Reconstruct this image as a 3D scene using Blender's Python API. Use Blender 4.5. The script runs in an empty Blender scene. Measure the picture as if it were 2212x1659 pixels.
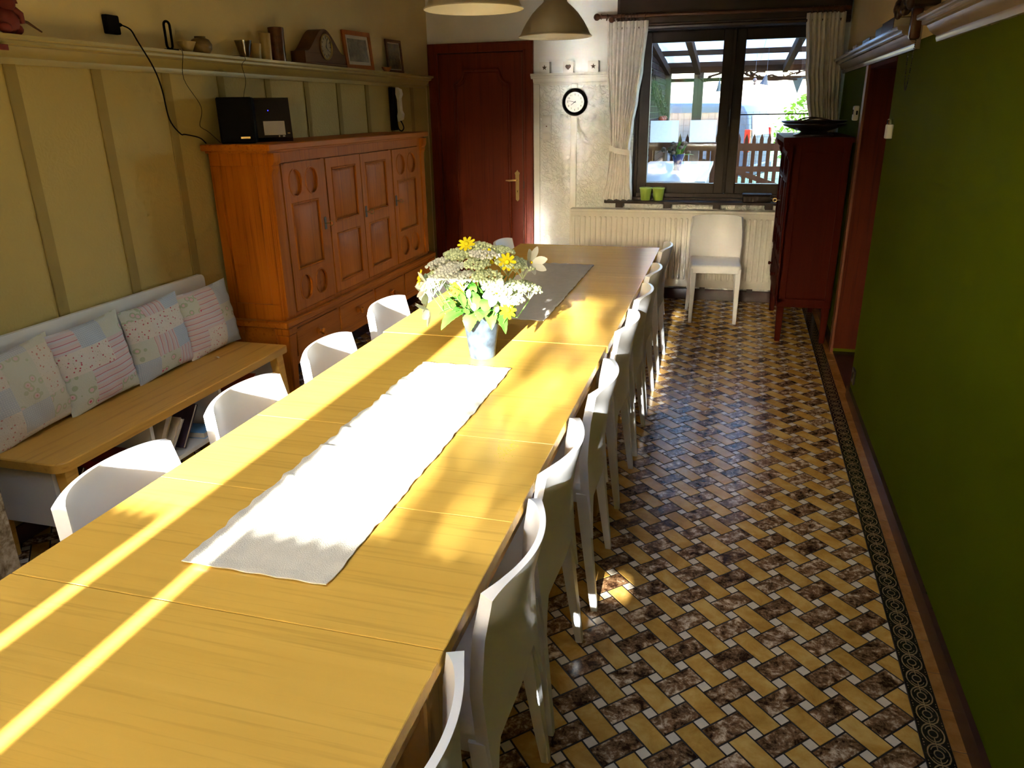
import bpy, bmesh, math, random
from mathutils import Vector, Matrix
random.seed(7)
SC = bpy.context.scene
C = SC.collection
PI = math.pi

# ------------------------------------------------------------------ camera
cam_d = bpy.data.cameras.new('camera'); cam = bpy.data.objects.new('camera', cam_d); C.objects.link(cam)
cam_d.sensor_width = 36.0; cam_d.lens = 1626.18 / 2212 * 36.0; cam_d.clip_start = 0.02
R = ((0.96345478, 0.07734243, -0.25646253), (0.26741906, -0.33330089, 0.90410042), (-0.01555387, -0.93964284, -0.34180318))
cam.matrix_world = Matrix(((R[0][0], -R[0][1], -R[0][2], 0.0), (R[1][0], -R[1][1], -R[1][2], 0.0), (R[2][0], -R[2][1], -R[2][2], 1.58), (0, 0, 0, 1)))
SC.camera = cam

# ------------------------------------------------------------------ world, sun, exposure
SUN_TAN = 0.272; SUN_DX = -0.014
w = bpy.data.worlds.new('sky'); SC.world = w; w.use_nodes = True
nt = w.node_tree
bg = nt.nodes['Background']
sky = nt.nodes.new('ShaderNodeTexSky'); sky.sky_type = 'NISHITA'; sky.sun_disc = False
sky.sun_elevation = math.atan(SUN_TAN); sky.sun_rotation = PI; sky.dust_density = 2.5; sky.ozone_density = 1.5
nt.links.new(sky.outputs[0], bg.inputs[0]); bg.inputs[1].default_value = 0.75
sd = bpy.data.lights.new('sun', 'SUN'); sd.energy = 12.0; sd.angle = math.radians(0.6); sd.color = (1.0, 0.965, 0.91)
sun = bpy.data.objects.new('sun', sd); C.objects.link(sun)
sun.rotation_mode = 'QUATERNION'
sun.rotation_quaternion = Vector((SUN_DX, 1.0, -SUN_TAN)).to_track_quat('-Z', 'Y')
sun.location = (0, -6, 5)
SC.view_settings.view_transform = 'Standard'; SC.view_settings.look = 'None'
SC.view_settings.gamma = 1.0; SC.view_settings.use_curve_mapping = False
SC.view_settings.exposure = 2.75
SC.cycles.max_bounces = 6; SC.cycles.diffuse_bounces = 4; SC.cycles.glossy_bounces = 3
SC.cycles.transparent_max_bounces = 10
SC.cycles.sample_clamp_indirect = 120.0
SC.cycles.blur_glossy = 0.15
SC.cycles.use_denoising = True
SC.cycles.use_adaptive_sampling = True; SC.cycles.adaptive_threshold = 0.035; SC.cycles.adaptive_min_samples = 24

# ------------------------------------------------------------------ node helpers
def new_mat(name):
    m = bpy.data.materials.new(name); m.use_nodes = True
    nt = m.node_tree; b = nt.nodes['Principled BSDF']
    return m, nt, b
def N(nt, t, **kw):
    n = nt.nodes.new(t)
    for k, v in kw.items(): setattr(n, k, v)
    return n
def rgb(c): return (c[0], c[1], c[2], 1.0)
def ramp(nt, fac, stops):
    r = N(nt, 'ShaderNodeValToRGB'); e = r.color_ramp.elements
    while len(e) < len(stops): e.new(0.5)
    for i, (p, c) in enumerate(stops): e[i].position = p; e[i].color = rgb(c)
    nt.links.new(fac, r.inputs[0]); return r.outputs[0]
def mix(nt, fac, a, b, mode='MIX'):
    n = N(nt, 'ShaderNodeMix'); n.data_type = 'RGBA'; n.blend_type = mode
    for sock, v in ((n.inputs[0], fac), (n.inputs[6], a), (n.inputs[7], b)):
        if isinstance(v, (int, float)): sock.default_value = v
        elif isinstance(v, tuple): sock.default_value = rgb(v)
        else: nt.links.new(v, sock)
    return n.outputs[2]
def mth(nt, op, a, b=None, c=None):
    n = N(nt, 'ShaderNodeMath'); n.operation = op
    for i, v in enumerate((a, b, c)):
        if v is None: continue
        if isinstance(v, (int, float)): n.inputs[i].default_value = v
        else: nt.links.new(v, n.inputs[i])
    return n.outputs[0]
def coords(nt, scale=(1, 1, 1), kind='Object', rot=(0, 0, 0)):
    if kind == 'World':
        g = N(nt, 'ShaderNodeNewGeometry'); out = g.outputs['Position']
    else:
        t = N(nt, 'ShaderNodeTexCoord'); out = t.outputs[kind]
    mp = N(nt, 'ShaderNodeMapping'); mp.inputs['Scale'].default_value = scale; mp.inputs['Rotation'].default_value = rot
    nt.links.new(out, mp.inputs[0]); return mp.outputs[0]
def noise(nt, vec, scale=5, detail=3, rough=0.5, dist=0.0):
    n = N(nt, 'ShaderNodeTexNoise'); n.inputs['Scale'].default_value = scale; n.inputs['Detail'].default_value = detail
    n.inputs['Roughness'].default_value = rough; n.inputs['Distortion'].default_value = dist
    nt.links.new(vec, n.inputs['Vector']); return n
def bump(nt, b, h, strength=0.2, dist=0.01):
    n = N(nt, 'ShaderNodeBump'); n.inputs['Strength'].default_value = strength; n.inputs['Distance'].default_value = dist
    nt.links.new(h, n.inputs['Height']); nt.links.new(n.outputs[0], b.inputs['Normal'])
def plain(name, c, rough=0.5, metal=0.0, spec=0.5, var=0.12, vscale=8.0, bmp=0.0, bscale=60.0, coat=0.0):
    m, nt, b = new_mat(name)
    v = coords(nt)
    n = noise(nt, v, vscale, 4)
    c2 = tuple(x * (1 - var) for x in c); c3 = tuple(min(1, x * (1 + var)) for x in c)
    nt.links.new(ramp(nt, n.outputs[0], [(0.3, c2), (0.7, c3)]), b.inputs['Base Color'])
    b.inputs['Roughness'].default_value = rough; b.inputs['Metallic'].default_value = metal
    b.inputs['Specular IOR Level'].default_value = spec; b.inputs['Coat Weight'].default_value = coat
    if bmp:
        n2 = noise(nt, v, bscale, 3); bump(nt, b, n2.outputs[0], bmp, 0.004)
    return m
def wood(name, c1, c2, axis=2, scale=6.0, rough=0.4, stretch=14.0, dark=None, coat=0.0, spec=0.5, dist=0.6):
    m, nt, b = new_mat(name)
    s = [scale * 1.0] * 3; s[axis] = scale / stretch
    v = coords(nt, tuple(s))
    n1 = noise(nt, v, 1.6, 5, 0.6, dist)
    s2 = [scale * 9.0] * 3; s2[axis] = scale * 9.0 / (stretch * 3.0)
    n2 = noise(nt, coords(nt, tuple(s2)), 1.0, 3, 0.6, 0.2)
    base = ramp(nt, n1.outputs[0], [(0.28, c1), (0.72, c2)])
    pore = ramp(nt, n2.outputs[0], [(0.30, (0, 0, 0)), (0.46, (1, 1, 1))])
    d = dark or tuple(x * 0.72 for x in c1)
    col = mix(nt, pore, d, base)
    nt.links.new(col, b.inputs['Base Color'])
    b.inputs['Roughness'].default_value = rough; b.inputs['Coat Weight'].default_value = coat
    b.inputs['Specular IOR Level'].default_value = spec
    b.inputs['Coat Roughness'].default_value = 0.15
    bump(nt, b, n2.outputs[0], 0.12, 0.002)
    return m
def embossed(name, c, rough=0.35, scale=28.0, strength=0.5, spec=0.5):
    m, nt, b = new_mat(name)
    v = coords(nt, kind='World')
    nd = noise(nt, v, scale * 0.5, 2)
    va = N(nt, 'ShaderNodeVectorMath'); va.operation = 'MULTIPLY_ADD'
    nt.links.new(nd.outputs['Color'], va.inputs[0]); va.inputs[1].default_value = (0.09, 0.09, 0.09); nt.links.new(v, va.inputs[2])
    vo = N(nt, 'ShaderNodeTexVoronoi'); vo.inputs['Scale'].default_value = scale; vo.feature = 'F1'
    nt.links.new(va.outputs[0], vo.inputs['Vector'])
    s = mth(nt, 'SINE', mth(nt, 'MULTIPLY', vo.outputs['Distance'], 14.0))
    bump(nt, b, s, strength, 0.004)
    n = noise(nt, v, 2.0, 3)
    nt.links.new(ramp(nt, n.outputs[0], [(0.3, tuple(x * 0.94 for x in c)), (0.7, c)]), b.inputs['Base Color'])
    b.inputs['Roughness'].default_value = rough; b.inputs['Specular IOR Level'].default_value = spec
    return m
def marble(name, c1, c2, c3, scale=9.0, rough=0.2, world=True, lines=False, lo=0.38, hi=0.62):
    m, nt, b = new_mat(name)
    v = coords(nt, kind='World' if world else 'Object')
    oi = N(nt, 'ShaderNodeObjectInfo')
    n1 = noise(nt, v, scale, 6, 0.68, 0.5)
    n2 = noise(nt, v, scale * 3.1, 4, 0.6, 0.8)
    f = mth(nt, 'ADD', mth(nt, 'MULTIPLY', n1.outputs[0], 0.72), mth(nt, 'MULTIPLY', n2.outputs[0], 0.28))
    f = mth(nt, 'ADD', f, mth(nt, 'MULTIPLY', mth(nt, 'SUBTRACT', oi.outputs['Random'], 0.5), 0.06))
    col = ramp(nt, f, [(lo, c1), ((lo + hi) / 2, c2), (hi, c3)])
    nt.links.new(col, b.inputs['Base Color'])
    b.inputs['Roughness'].default_value = rough; b.inputs['Specular IOR Level'].default_value = 0.19
    bump(nt, b, n1.outputs[0], 0.04, 0.002)
    return m
def glass_pane(name, tint=(0.96, 0.98, 0.98), refl=0.05):
    m, nt, b = new_mat(name); nt.nodes.remove(b)
    out = nt.nodes['Material Output']
    t = N(nt, 'ShaderNodeBsdfTransparent'); t.inputs[0].default_value = rgb(tint)
    g = N(nt, 'ShaderNodeBsdfGlossy'); g.inputs['Roughness'].default_value = 0.03
    n = noise(nt, coords(nt), 3.0, 2)
    f = mth(nt, 'MULTIPLY_ADD', n.outputs[0], 0.01, refl)
    ms = N(nt, 'ShaderNodeMixShader'); nt.links.new(f, ms.inputs[0])
    nt.links.new(t.outputs[0], ms.inputs[1]); nt.links.new(g.outputs[0], ms.inputs[2])
    nt.links.new(ms.outputs[0], out.inputs[0]); return m
def translucent(name, c, trans=0.6, clear=0.0):
    m, nt, b = new_mat(name); nt.nodes.remove(b)
    out = nt.nodes['Material Output']
    n = noise(nt, coords(nt), 30.0, 3)
    col = ramp(nt, n.outputs[0], [(0.3, tuple(x * 0.93 for x in c)), (0.7, c)])
    d = N(nt, 'ShaderNodeBsdfDiffuse'); t = N(nt, 'ShaderNodeBsdfTranslucent')
    nt.links.new(col, d.inputs[0]); nt.links.new(col, t.inputs[0])
    ms = N(nt, 'ShaderNodeMixShader'); ms.inputs[0].default_value = trans
    nt.links.new(d.outputs[0], ms.inputs[1]); nt.links.new(t.outputs[0], ms.inputs[2])
    last = ms.outputs[0]
    if clear:
        tr = N(nt, 'ShaderNodeBsdfTransparent'); m2 = N(nt, 'ShaderNodeMixShader'); m2.inputs[0].default_value = clear
        nt.links.new(last, m2.inputs[1]); nt.links.new(tr.outputs[0], m2.inputs[2]); last = m2.outputs[0]
    nt.links.new(last, out.inputs[0]); return m

# ------------------------------------------------------------------ mesh helpers
def bmn(): return bmesh.new()
def box(bm, x0, x1, y0, y1, z0, z1, bev=0.0, seg=1, mtx=None):
    v = [bm.verts.new(p) for p in ((x0, y0, z0), (x1, y0, z0), (x1, y1, z0), (x0, y1, z0), (x0, y0, z1), (x1, y0, z1), (x1, y1, z1), (x0, y1, z1))]
    f = [bm.faces.new([v[i] for i in q]) for q in ((3, 2, 1, 0), (4, 5, 6, 7), (0, 1, 5, 4), (1, 2, 6, 5), (2, 3, 7, 6), (3, 0, 4, 7))]
    if bev:
        es = list({e for fc in f for e in fc.edges})
        r = bmesh.ops.bevel(bm, geom=es, offset=bev, segments=seg, affect='EDGES', profile=0.5)
        vs = set(r['verts'])
        for fc in r['faces']: vs |= set(fc.verts)
        v = [x for x in v if x.is_valid] + list(vs)
    if mtx is not None: bmesh.ops.transform(bm, matrix=mtx, verts=list({x for x in v if x.is_valid}))
def frustum(bm, c0, s0, c1, s1, bev=0.0):
    vs = []
    for c, s in ((c0, s0), (c1, s1)):
        for sx, sy in ((-1, -1), (1, -1), (1, 1), (-1, 1)): vs.append(bm.verts.new((c[0] + sx * s[0] / 2, c[1] + sy * s[1] / 2, c[2])))
    fs = [bm.faces.new([vs[i] for i in q]) for q in ((3, 2, 1, 0), (4, 5, 6, 7), (0, 1, 5, 4), (1, 2, 6, 5), (2, 3, 7, 6), (3, 0, 4, 7))]
    bmesh.ops.recalc_face_normals(bm, faces=fs)
    if bev:
        es = [e for e in {e for f in fs for e in f.edges}]
        bmesh.ops.bevel(bm, geom=es, offset=bev, segments=1, affect='EDGES', profile=0.5)
def cyl(bm, p0, p1, r0, r1=None, n=16, cap=True):
    r1 = r0 if r1 is None else r1
    p0 = Vector(p0); p1 = Vector(p1); d = (p1 - p0).normalized()
    a = d.orthogonal().normalized(); b = d.cross(a)
    rings = []
    for p, r in ((p0, r0), (p1, r1)):
        rings.append([bm.verts.new(p + a * (r * math.cos(2 * PI * i / n)) + b * (r * math.sin(2 * PI * i / n))) for i in range(n)])
    for i in range(n): bm.faces.new((rings[0][i], rings[0][(i + 1) % n], rings[1][(i + 1) % n], rings[1][i]))
    if cap:
        bm.faces.new(rings[0][::-1]); bm.faces.new(rings[1])
def tube(bm, pts, r, n=8, closed=False):
    pts = [Vector(p) for p in pts]; rings = []
    rr = r if isinstance(r, (list, tuple)) else [r] * len(pts)
    prev = None
    for i, p in enumerate(pts):
        if closed: d = (pts[(i + 1) % len(pts)] - pts[i - 1]).normalized()
        else: d = (pts[min(i + 1, len(pts) - 1)] - pts[max(i - 1, 0)]).normalized()
        if prev is None: a = d.orthogonal().normalized()
        else: a = (prev - d * prev.dot(d)).normalized()
        prev = a; b = d.cross(a)
        rings.append([bm.verts.new(p + a * (rr[i] * math.cos(2 * PI * k / n)) + b * (rr[i] * math.sin(2 * PI * k / n))) for k in range(n)])
    m = len(rings)
    for i in range(m if closed else m - 1):
        A = rings[i]; B_ = rings[(i + 1) % m]
        for k in range(n): bm.faces.new((A[k], A[(k + 1) % n], B_[(k + 1) % n], B_[k]))
    if not closed:
        bm.faces.new(rings[0][::-1]); bm.faces.new(rings[-1])
def lathe(bm, prof, c=(0, 0, 0), n=32, axis='Z', mtx=None):
    rings = []; vs = []
    for r, z in prof:
        if r < 1e-6:
            v = bm.verts.new((0, 0, z)); rings.append([v]); vs.append(v)
        else:
            q = [bm.verts.new((r * math.cos(2 * PI * i / n), r * math.sin(2 * PI * i / n), z)) for i in range(n)]
            rings.append(q); vs += q
    for A, B_ in zip(rings, rings[1:]):
        for i in range(n):
            if len(A) == 1 and len(B_) == 1: continue
            if len(A) == 1: bm.faces.new((A[0], B_[(i + 1) % n], B_[i]))
            elif len(B_) == 1: bm.faces.new((A[i], A[(i + 1) % n], B_[0]))
            else: bm.faces.new((A[i], A[(i + 1) % n], B_[(i + 1) % n], B_[i]))
    M = Matrix.Translation(c)
    if axis == 'X': M = M @ Matrix.Rotation(PI / 2, 4, 'Y')
    if axis == 'Y': M = M @ Matrix.Rotation(-PI / 2, 4, 'X')
    if axis == '-Y': M = M @ Matrix.Rotation(PI / 2, 4, 'X')
    if axis == '-X': M = M @ Matrix.Rotation(-PI / 2, 4, 'Y')
    if mtx is not None: M = mtx @ M
    bmesh.ops.transform(bm, matrix=M, verts=vs)
def prism(bm, poly, plane, lo, hi, mtx=None):
    """poly: 2-D points; plane 'XY','XZ','YZ'; extruded from lo to hi along the third axis."""
    def p3(p, t):
        return {'XY': (p[0], p[1], t), 'XZ': (p[0], t, p[1]), 'YZ': (t, p[0], p[1])}[plane]
    a = [bm.verts.new(p3(p, lo)) for p in poly]; b = [bm.verts.new(p3(p, hi)) for p in poly]
    n = len(poly); fs = []
    fs.append(bm.faces.new(a)); fs.append(bm.faces.new(b[::-1]))
    for i in range(n): fs.append(bm.faces.new((a[i], b[i], b[(i + 1) % n], a[(i + 1) % n])))
    bmesh.ops.recalc_face_normals(bm, faces=fs)
    if mtx is not None: bmesh.ops.transform(bm, matrix=mtx, verts=a + b)
def holed(bm, outer, holes, plane, lo, hi, mtx=None):
    """plate with holes: loops of 2-D points."""
    def p3(p, t):
        return {'XY': (p[0], p[1], t), 'XZ': (p[0], t, p[1]), 'YZ': (t, p[0], p[1])}[plane]
    allv = []; fs = []
    loops = {}
    for t in (lo, hi):
        edges = []; loops[t] = []
        for lp in [outer] + holes:
            vs = [bm.verts.new(p3(p, t)) for p in lp]; loops[t].append(vs); allv += vs
            for i in range(len(vs)): edges.append(bm.edges.new((vs[i], vs[(i + 1) % len(vs)])))
        r = bmesh.ops.triangle_fill(bm, edges=edges, use_beauty=True)
        fs += [g for g in r['geom'] if isinstance(g, bmesh.types.BMFace)]
    for a, b in zip(loops[lo], loops[hi]):
        for i in range(len(a)): fs.append(bm.faces.new((a[i], a[(i + 1) % len(a)], b[(i + 1) % len(a)], b[i])))
    bmesh.ops.recalc_face_normals(bm, faces=fs)
    if mtx is not None: bmesh.ops.transform(bm, matrix=mtx, verts=allv)
def shell(bm, fn, nu, nv, th):
    """closed sheet: fn(u,v) in 0..1 gives a point, th thickness (number or function)."""
    eps = 1e-3; g = []; k = []
    for j in range(nv + 1):
        r0 = []; r1 = []
        for i in range(nu + 1):
            u = i / nu; v = j / nv
            p = Vector(fn(u, v))
            du = Vector(fn(min(u + eps, 1), v)) - Vector(fn(max(u - eps, 0), v))
            dv = Vector(fn(u, min(v + eps, 1))) - Vector(fn(u, max(v - eps, 0)))
            n = du.cross(dv)
            n = n.normalized() if n.length > 1e-12 else Vector((0, 0, 1))
            t = th(u, v) if callable(th) else th
            r0.append(bm.verts.new(p + n * t / 2)); r1.append(bm.verts.new(p - n * t / 2))
        g.append(r0); k.append(r1)
    for j in range(nv):
        for i in range(nu):
            bm.faces.new((g[j][i], g[j][i + 1], g[j + 1][i + 1], g[j + 1][i]))
            bm.faces.new((k[j][i], k[j + 1][i], k[j + 1][i + 1], k[j][i + 1]))
    for i in range(nu):
        bm.faces.new((g[0][i], k[0][i], k[0][i + 1], g[0][i + 1]))
        bm.faces.new((g[nv][i], g[nv][i + 1], k[nv][i + 1], k[nv][i]))
    for j in range(nv):
        bm.faces.new((g[j][0], g[j + 1][0], k[j + 1][0], k[j][0]))
        bm.faces.new((g[j][nu], k[j][nu], k[j + 1][nu], g[j + 1][nu]))
def sphere(bm, c, r, sub=1, scale=(1, 1, 1)):
    r_ = bmesh.ops.create_icosphere(bm, subdivisions=sub, radius=r)
    bmesh.ops.scale(bm, vec=scale, verts=r_['verts']); bmesh.ops.translate(bm, vec=c, verts=r_['verts'])
def mesh_of(name, bm, mat, smooth=35):
    me = bpy.data.meshes.new(name); bm.normal_update(); bm.to_mesh(me); bm.free()
    if mat is not None:
        for m in (mat if isinstance(mat, (list, tuple)) else [mat]): me.materials.append(m)
    if smooth:
        me.polygons.foreach_set('use_smooth', [True] * len(me.polygons)); me.set_sharp_from_angle(angle=math.radians(smooth))
    return me
def link(name, me, parent=None, loc=(0, 0, 0), rot=(0, 0, 0)):
    o = bpy.data.objects.new(name, me); C.objects.link(o)
    o.location = loc; o.rotation_euler = rot
    if parent is not None: o.parent = parent
    return o
def obj(name, bm, mat, parent=None, smooth=35, loc=(0, 0, 0), rot=(0, 0, 0), label=None):
    o = link(name, mesh_of(name, bm, mat, smooth), parent, loc, rot)
    if label: o['label'] = label
    return o
def tag(o, label, cat, group=None, kind=None):
    o['label'] = label; o['category'] = cat
    if group: o['group'] = group
    if kind: o['kind'] = kind
    return o
def thing(name, label, cat, loc=(0, 0, 0), rotz=0.0, group=None):
    o = bpy.data.objects.new(name, None); o.empty_display_size = 0.1; C.objects.link(o)
    o.location = loc; o.rotation_euler = (0, 0, rotz)
    return tag(o, label, cat, group)
def struct(name, bm, mat, label=None, cat=None, parent=None, smooth=30, **k):
    o = obj(name, bm, mat, parent, smooth, **k)
    if parent is None:
        o['kind'] = 'structure'
        if label: o['label'] = label
        if cat: o['category'] = cat
    return o
def dup(root, loc, rotz, label=None, group=None):
    r = root.copy(); C.objects.link(r); r.location = loc; r.rotation_euler = (0, 0, rotz)
    if label: r['label'] = label
    if group: r['group'] = group
    for ch in list(root.children):
        c = ch.copy(); C.objects.link(c); c.parent = r
        for g in ch.children:
            d = g.copy(); C.objects.link(d); d.parent = c
    return r
def text_mesh(name, s, size, depth, mat, parent, mtx):
    cu = bpy.data.curves.new(name, 'FONT'); cu.body = s; cu.size = size; cu.extrude = depth; cu.align_x = 'CENTER'; cu.align_y = 'CENTER'
    t = bpy.data.objects.new(name, cu); C.objects.link(t)
    dg = bpy.context.evaluated_depsgraph_get()
    me = bpy.data.meshes.new_from_object(t.evaluated_get(dg)); bpy.data.objects.remove(t)
    me.transform(mtx); me.materials.clear(); me.materials.append(mat)
    return link(name, me, parent)
def BOX(name, mat, parent, *a, bev=0.0, **k):
    bm = bmn(); box(bm, *a, bev=bev); return obj(name, bm, mat, parent, **k)

XL = -2.594; D = 6.645; YR = -1.2; CEIL = 2.72
TH = 0.0137                      # the right wall and the floor pattern run a little askew
def xr(y): return 0.699 + TH * y # right wall line

# ------------------------------------------------------------------ materials
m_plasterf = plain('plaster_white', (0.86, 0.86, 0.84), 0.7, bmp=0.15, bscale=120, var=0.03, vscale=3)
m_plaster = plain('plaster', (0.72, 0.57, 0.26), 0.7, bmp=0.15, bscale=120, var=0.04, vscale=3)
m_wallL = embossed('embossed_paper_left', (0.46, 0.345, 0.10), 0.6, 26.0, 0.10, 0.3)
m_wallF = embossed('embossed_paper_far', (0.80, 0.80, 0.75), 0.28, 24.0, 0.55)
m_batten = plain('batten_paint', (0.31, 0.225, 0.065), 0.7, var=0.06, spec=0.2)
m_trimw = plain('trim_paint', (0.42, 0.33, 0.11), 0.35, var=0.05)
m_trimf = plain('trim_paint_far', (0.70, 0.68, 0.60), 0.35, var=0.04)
m_trimr = plain('trim_gloss_paint', (0.36, 0.28, 0.20), 0.22, var=0.05)
m_green = plain('green_paint', (0.084, 0.106, 0.001), 0.8, spec=0.03, var=0.05, vscale=2, bmp=0.05, bscale=200)
m_ceil = plain('ceiling_paint', (0.50, 0.46, 0.40), 0.8, var=0.03)
m_skirt = plain('skirting_tile', (0.055, 0.022, 0.016), 0.25, var=0.2)
m_grout = plain('grout', (0.020, 0.009, 0.005), 0.6, var=0.2)
m_oak = wood('table_oak', (0.68, 0.408, 0.072), (0.75, 0.462, 0.090), axis=0, scale=8.0, rough=0.25, stretch=12.0, dark=(0.60, 0.365, 0.066), spec=0.55)
m_oakleg = wood('table_oak_leg', (0.50, 0.26, 0.055), (0.58, 0.32, 0.07), axis=2, scale=5.0, rough=0.4)
m_bench = wood('bench_pine', (0.60, 0.32, 0.055), (0.70, 0.39, 0.075), axis=1, scale=5.0, rough=0.45, stretch=9.0, dark=(0.50, 0.25, 0.042), spec=0.3)
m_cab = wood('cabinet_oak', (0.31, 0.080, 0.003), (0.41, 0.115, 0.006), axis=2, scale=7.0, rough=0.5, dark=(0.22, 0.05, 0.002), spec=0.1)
m_cabh = wood('cabinet_oak_horizontal', (0.32, 0.088, 0.005), (0.42, 0.125, 0.009), axis=1, scale=7.0, rough=0.48, dark=(0.24, 0.055, 0.002), spec=0.1)
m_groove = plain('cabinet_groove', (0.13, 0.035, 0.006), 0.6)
m_mahog = wood('door_mahogany', (0.15, 0.017, 0.002), (0.20, 0.026, 0.003), axis=2, scale=8.0, rough=0.42, dark=(0.11, 0.011, 0.001), spec=0.3)
m_dark = wood('dark_window_wood', (0.026, 0.013, 0.009), (0.036, 0.019, 0.013), axis=2, scale=6.0, rough=0.45, spec=0.25)
m_pelmet = wood('pelmet_wood', (0.032, 0.008, 0.002), (0.046, 0.013, 0.003), axis=0, scale=5.0, rough=0.4)
m_rcab_shaded = wood('corner_cabinet_oak', (0.042, 0.004, 0.001), (0.060, 0.007, 0.001), axis=2, scale=7.0, rough=0.6, dark=(0.045, 0.005, 0.001), spec=0.05)  # same oak as the big cabinet, with its shade put into the colour
m_jamb = wood('jamb_wood', (0.08, 0.011, 0.001), (0.11, 0.017, 0.002), axis=2, scale=6.0, rough=0.7, spec=0.15)
m_arch = wood('architrave_wood', (0.17, 0.04, 0.006), (0.21, 0.055, 0.009), axis=2, scale=6.0, rough=0.45)
m_white = plain('white_plastic', (0.80, 0.81, 0.84), 0.33, var=0.02, bmp=0.03, bscale=300)
m_whitep = plain('white_lacquer', (0.72, 0.70, 0.65), 0.4, var=0.03)
m_rad = plain('radiator_enamel', (0.74, 0.71, 0.63), 0.3, var=0.02)
m_black = plain('black_plastic', (0.004, 0.003, 0.003), 0.6, var=0.2, spec=0.05)
m_blackg = plain('black_gloss', (0.006, 0.004, 0.006), 0.10, var=0.2, spec=0.35)
m_chrome = plain('chrome', (0.6, 0.6, 0.62), 0.18, metal=1.0, var=0.05)
m_brass = plain('aged_brass', (0.50, 0.36, 0.14), 0.3, metal=1.0, var=0.2)
m_iron = plain('dark_iron', (0.05, 0.035, 0.025), 0.5, metal=0.6)
m_linen = plain('linen', (0.66, 0.62, 0.53), 0.9, var=0.05, vscale=30, bmp=0.4, bscale=350)
m_curt = plain('curtain_cotton', (0.86, 0.84, 0.79), 0.9, var=0.04, vscale=15, bmp=0.2, bscale=300)
m_zinc = plain('zinc', (0.045, 0.062, 0.082), 0.55, metal=0.1, var=0.6, vscale=26, spec=0.3)
m_leaf = plain('leaf_green', (0.05, 0.17, 0.018), 0.4, var=0.35, vscale=14)
m_leaf2 = plain('leaf_light', (0.11, 0.27, 0.035), 0.45, var=0.3, vscale=14)
m_petalw = translucent('white_petal', (0.62, 0.62, 0.54), 0.3)
m_umbel = plain('umbel_flower', (0.40, 0.45, 0.25), 0.7, var=0.3, vscale=60)
m_petaly = translucent('yellow_petal', (0.70, 0.60, 0.02), 0.25)
m_lampo = plain('lamp_taupe', (0.33, 0.27, 0.17), 0.32, var=0.04)
m_lampi = plain('lamp_inside', (0.80, 0.76, 0.62), 0.4, var=0.03)
m_pot = plain('lime_pot', (0.38, 0.55, 0.09), 0.35, var=0.05)
m_soil = plain('soil', (0.03, 0.025, 0.015), 0.9, var=0.4, vscale=50)
m_pane = glass_pane('window_glass')
m_red = plain('red_paint', (0.16, 0.012, 0.004), 0.6, var=0.3, vscale=20)
m_ochre_t = marble('ochre_tile', (0.43, 0.22, 0.038), (0.56, 0.315, 0.070), (0.66, 0.42, 0.125), 7.0, 0.22)
m_brown_t = marble('brown_marble_tile', (0.035, 0.014, 0.007), (0.26, 0.135, 0.06), (0.80, 0.62, 0.43), 26.0, 0.22, lo=0.40, hi=0.63)
m_white_t = marble('cream_tile', (0.62, 0.52, 0.41), (0.68, 0.58, 0.46), (0.74, 0.62, 0.46), 12.0, 0.22)
m_edge_t = marble('amber_edge_tile', (0.26, 0.11, 0.022), (0.34, 0.15, 0.035), (0.40, 0.19, 0.05), 10.0, 0.2)
m_marb = marble('pier_marble', (0.05, 0.03, 0.015), (0.30, 0.22, 0.12), (0.62, 0.52, 0.36), 11.0, 0.2, lo=0.40, hi=0.60)

# ================================================================== FLOOR
AX = 0.1395; AY = 0.144
WX0 = -0.120; WY0 = 1.5438 + TH * (-0.0991)   # a cream square's centre in the floor's own frame
XB = WX0 + 5 * AX                              # left edge of the ornamented border
floor_bm = bmn(); box(floor_bm, -2.9, 1.35, YR - 0.3, D + 0.3, -0.12, 0.0)
floor = struct('floor', floor_bm, m_grout, 'patterned tile floor of brown, ochre and cream pieces with dark joints', 'floor')
floor.rotation_euler = (0, 0, -TH)
wr = 0.345; bq = 1.0 / math.sqrt(2.0)          # pattern in units of one repeat
def rect_poly(cx, cy, lu, lv, gap):
    u = (bq, bq); v = (-bq, bq); hu = lu / 2 - gap; hv = lv / 2 - gap
    return [(cx + su * hu * u[0] + sv * hv * v[0], cy + su * hu * u[1] + sv * hv * v[1]) for su, sv in ((-1, -1), (1, -1), (1, 1), (-1, 1))]
wq = wr * bq
GAP = 0.0185
def clip(poly, xmax):
    out = []
    for i in range(len(poly)):
        a = poly[i]; b = poly[(i + 1) % len(poly)]
        if a[0] <= xmax: out.append(a)
        if (a[0] <= xmax) != (b[0] <= xmax):
            t = (xmax - a[0]) / (b[0] - a[0]); out.append((xmax, a[1] + t * (b[1] - a[1])))
    return out
TZ = 0.0012
def tile_bm(bm, poly, off=(0, 0)):
    n = len(poly)
    cx = sum(p[0] for p in poly) / n; cy = sum(p[1] for p in poly) / n
    bot = [bm.verts.new((p[0] + off[0], p[1] + off[1], 0.0)) for p in poly]
    top = [bm.verts.new((cx + (p[0] - cx) * 0.985 + off[0], cy + (p[1] - cy) * 0.985 + off[1], TZ)) for p in poly]
    bm.faces.new(top)
    for i in range(n): bm.faces.new((bot[i], bot[(i + 1) % n], top[(i + 1) % n], top[i]))
kinds = {'brown_tile': (m_brown_t, (0.5, 0.0), bq + wq, bq - wq), 'ochre_tile': (m_ochre_t, (0.0, 0.5), bq - wq, bq + wq),
         'cream_tile': (m_white_t, None, wq, wq)}
shared = {}; rest = {}
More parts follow.
